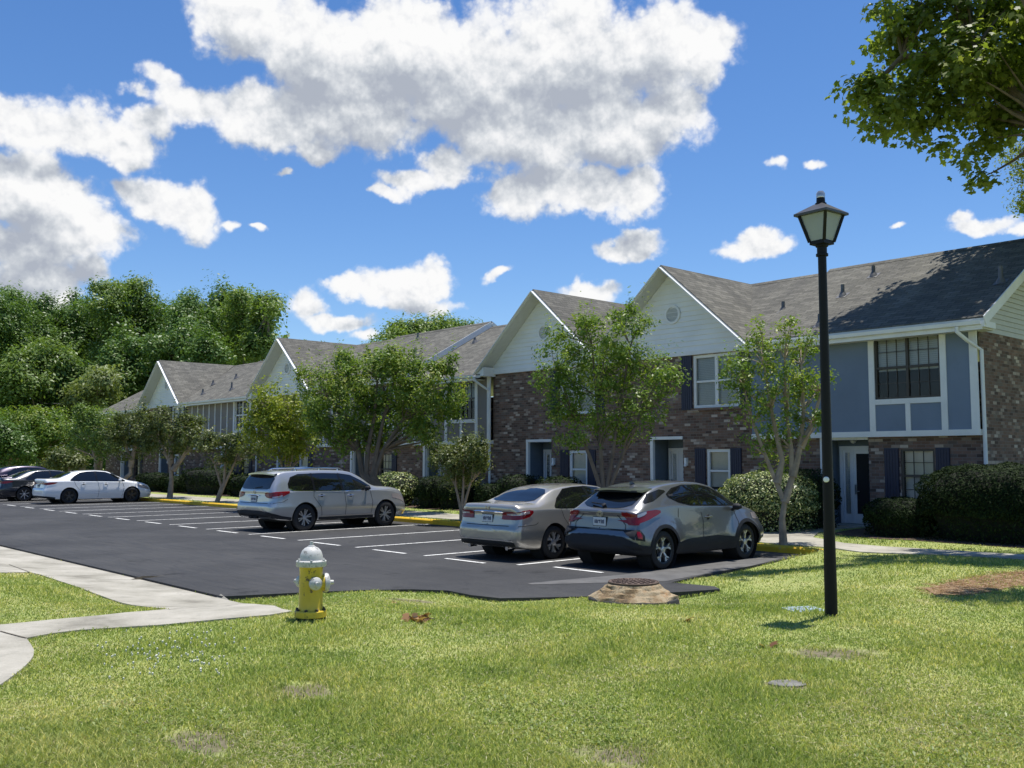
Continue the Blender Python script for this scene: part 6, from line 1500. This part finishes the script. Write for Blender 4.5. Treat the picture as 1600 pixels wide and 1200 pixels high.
# fallen leaves and clover
m_dead = leafmat('dead_leaf', [(0, (.16, .07, .025)), (.5, (.30, .15, .06)), (1, (.48, .30, .15))], .2)
def litter(name, label, px, py, n, sx_, sz_, size, seed, cat='dead leaves'):
    rng = np.random.default_rng(seed); x, y, z = drop(px, py); root = thing(name, label, cat, (x, y, z))
    P = np.stack([rng.normal(0, sx_, n), rng.normal(0, sx_ * .5, n), .02 + np.abs(rng.normal(0, sz_, n))], -1)
    leaves('leaves', P, np.tile([0, 0, 1.], (n, 1)), size, m_dead, root, rng, LOBED, jit=.7 if n > 3 else .22)
    if n > 3:
        t_ = MB(); t_.tube([(-sx_ * 1.6, 0, .02), (0, .03, .05), (sx_ * 1.6, -.02, .03)], [.007, .006, .003], 6); t_.build('twig', m_bark, root)
    return root
litter('leaf_spray', 'spray of brown dead leaves on the lawn right of the hydrant', 655, 971, 16, .10, .025, .12, 1)
litter('dead_leaf', 'single curled tan leaf on the lawn below the manhole', 1074, 972, 1, .01, .01, .17, 2, 'dead leaf')
litter('dead_leaf', 'rust brown leaf on the thin patch of lawn left of the lamp', 1200, 1012, 2, .02, .01, .11, 3, 'dead leaf')
litter('dead_leaf', 'pale dry leaf by the asphalt edge right of the hydrant', 618, 944, 2, .05, .01, .10, 4, 'dead leaf')
rng = np.random.default_rng(9); cl = MB(); n = 0
while n < 110:
    px, py = rng.normal(265, 62), rng.normal(1030, 19)
    if not (150 < px < 420 and 985 < py < 1075): continue
    x, y, z = drop(px, py); n += 1; r = .006 + .004 * rng.random(); hh = .045 + .03 * rng.random()
    cl.lathe([(.003, -.01), (r, r * .3), (r * .9, r), (.001, r * 1.5)], (x, y, z + hh), n=6)
m_clov = plain('clover_white', (.55, .55, .46), .7)
tag(cl.build('clover_flowers', m_clov), kind='stuff')
# pine straw needles on the bare patch
n = 9000; X0 = np.array(STRAW); u = rng.uniform(X0[:, 0].min() - .3, X0[:, 0].max() + .3, n); v = rng.uniform(X0[:, 1].min() - .4, X0[:, 1].max() + .3, n)
e = rng.normal(0, .12, (2, n)); k = inside(STRAW, u + e[0], v + e[1]); u, v = u[k], v[k]; X = u * U[0] + v * V[0]; Y = u * U[1] + v * V[1]; Z = np.maximum(zg(u, v), 0)
n = len(X); a = rng.random(n) * 6.28; l = .05 + .06 * rng.random(n); w = .004; dz = .012 + .03 * rng.random(n)
vv = np.stack([np.stack([X - np.cos(a) * l - np.sin(a) * w, Y - np.sin(a) * l + np.cos(a) * w, Z + .01], -1), np.stack([X - np.cos(a) * l + np.sin(a) * w, Y - np.sin(a) * l - np.cos(a) * w, Z + .014], -1), np.stack([X + np.cos(a) * l, Y + np.sin(a) * l, Z + dz], -1)], 1)
m_ndl = leafmat('needle', [(0, (.14, .07, .03)), (.5, (.30, .17, .08)), (1, (.50, .34, .19))], .15)
tag(mesh_np('straw_needles', vv.reshape(-1, 3), np.arange(n * 3), np.full(n, 3), m_ndl, rnd=np.repeat(rng.random(n), 3)), kind='stuff')
# overhead wires in front of the wood
m_wire = plain('wire_black', (.02, .02, .02), .6)
for k, (ya, yb, lab) in enumerate(((608, 617, 'topmost of the three overhead wires before the wood'), (614, 622, 'middle one of the three overhead wires before the wood'), (625, 628, 'lowest of the three overhead wires before the wood'))):
    a = at_depth(-420, ya - 8, 62); b_ = at_depth(330, yb + 14, 76); w = MB()
    w.tube([a.lerp(b_, f) - Vector((0, 0, .5 * math.sin(math.pi * f))) for f in np.linspace(0, 1, 16)], .022, 5)
    tag(w.build('overhead_wire', m_wire), lab, 'wire', 'overhead wires')
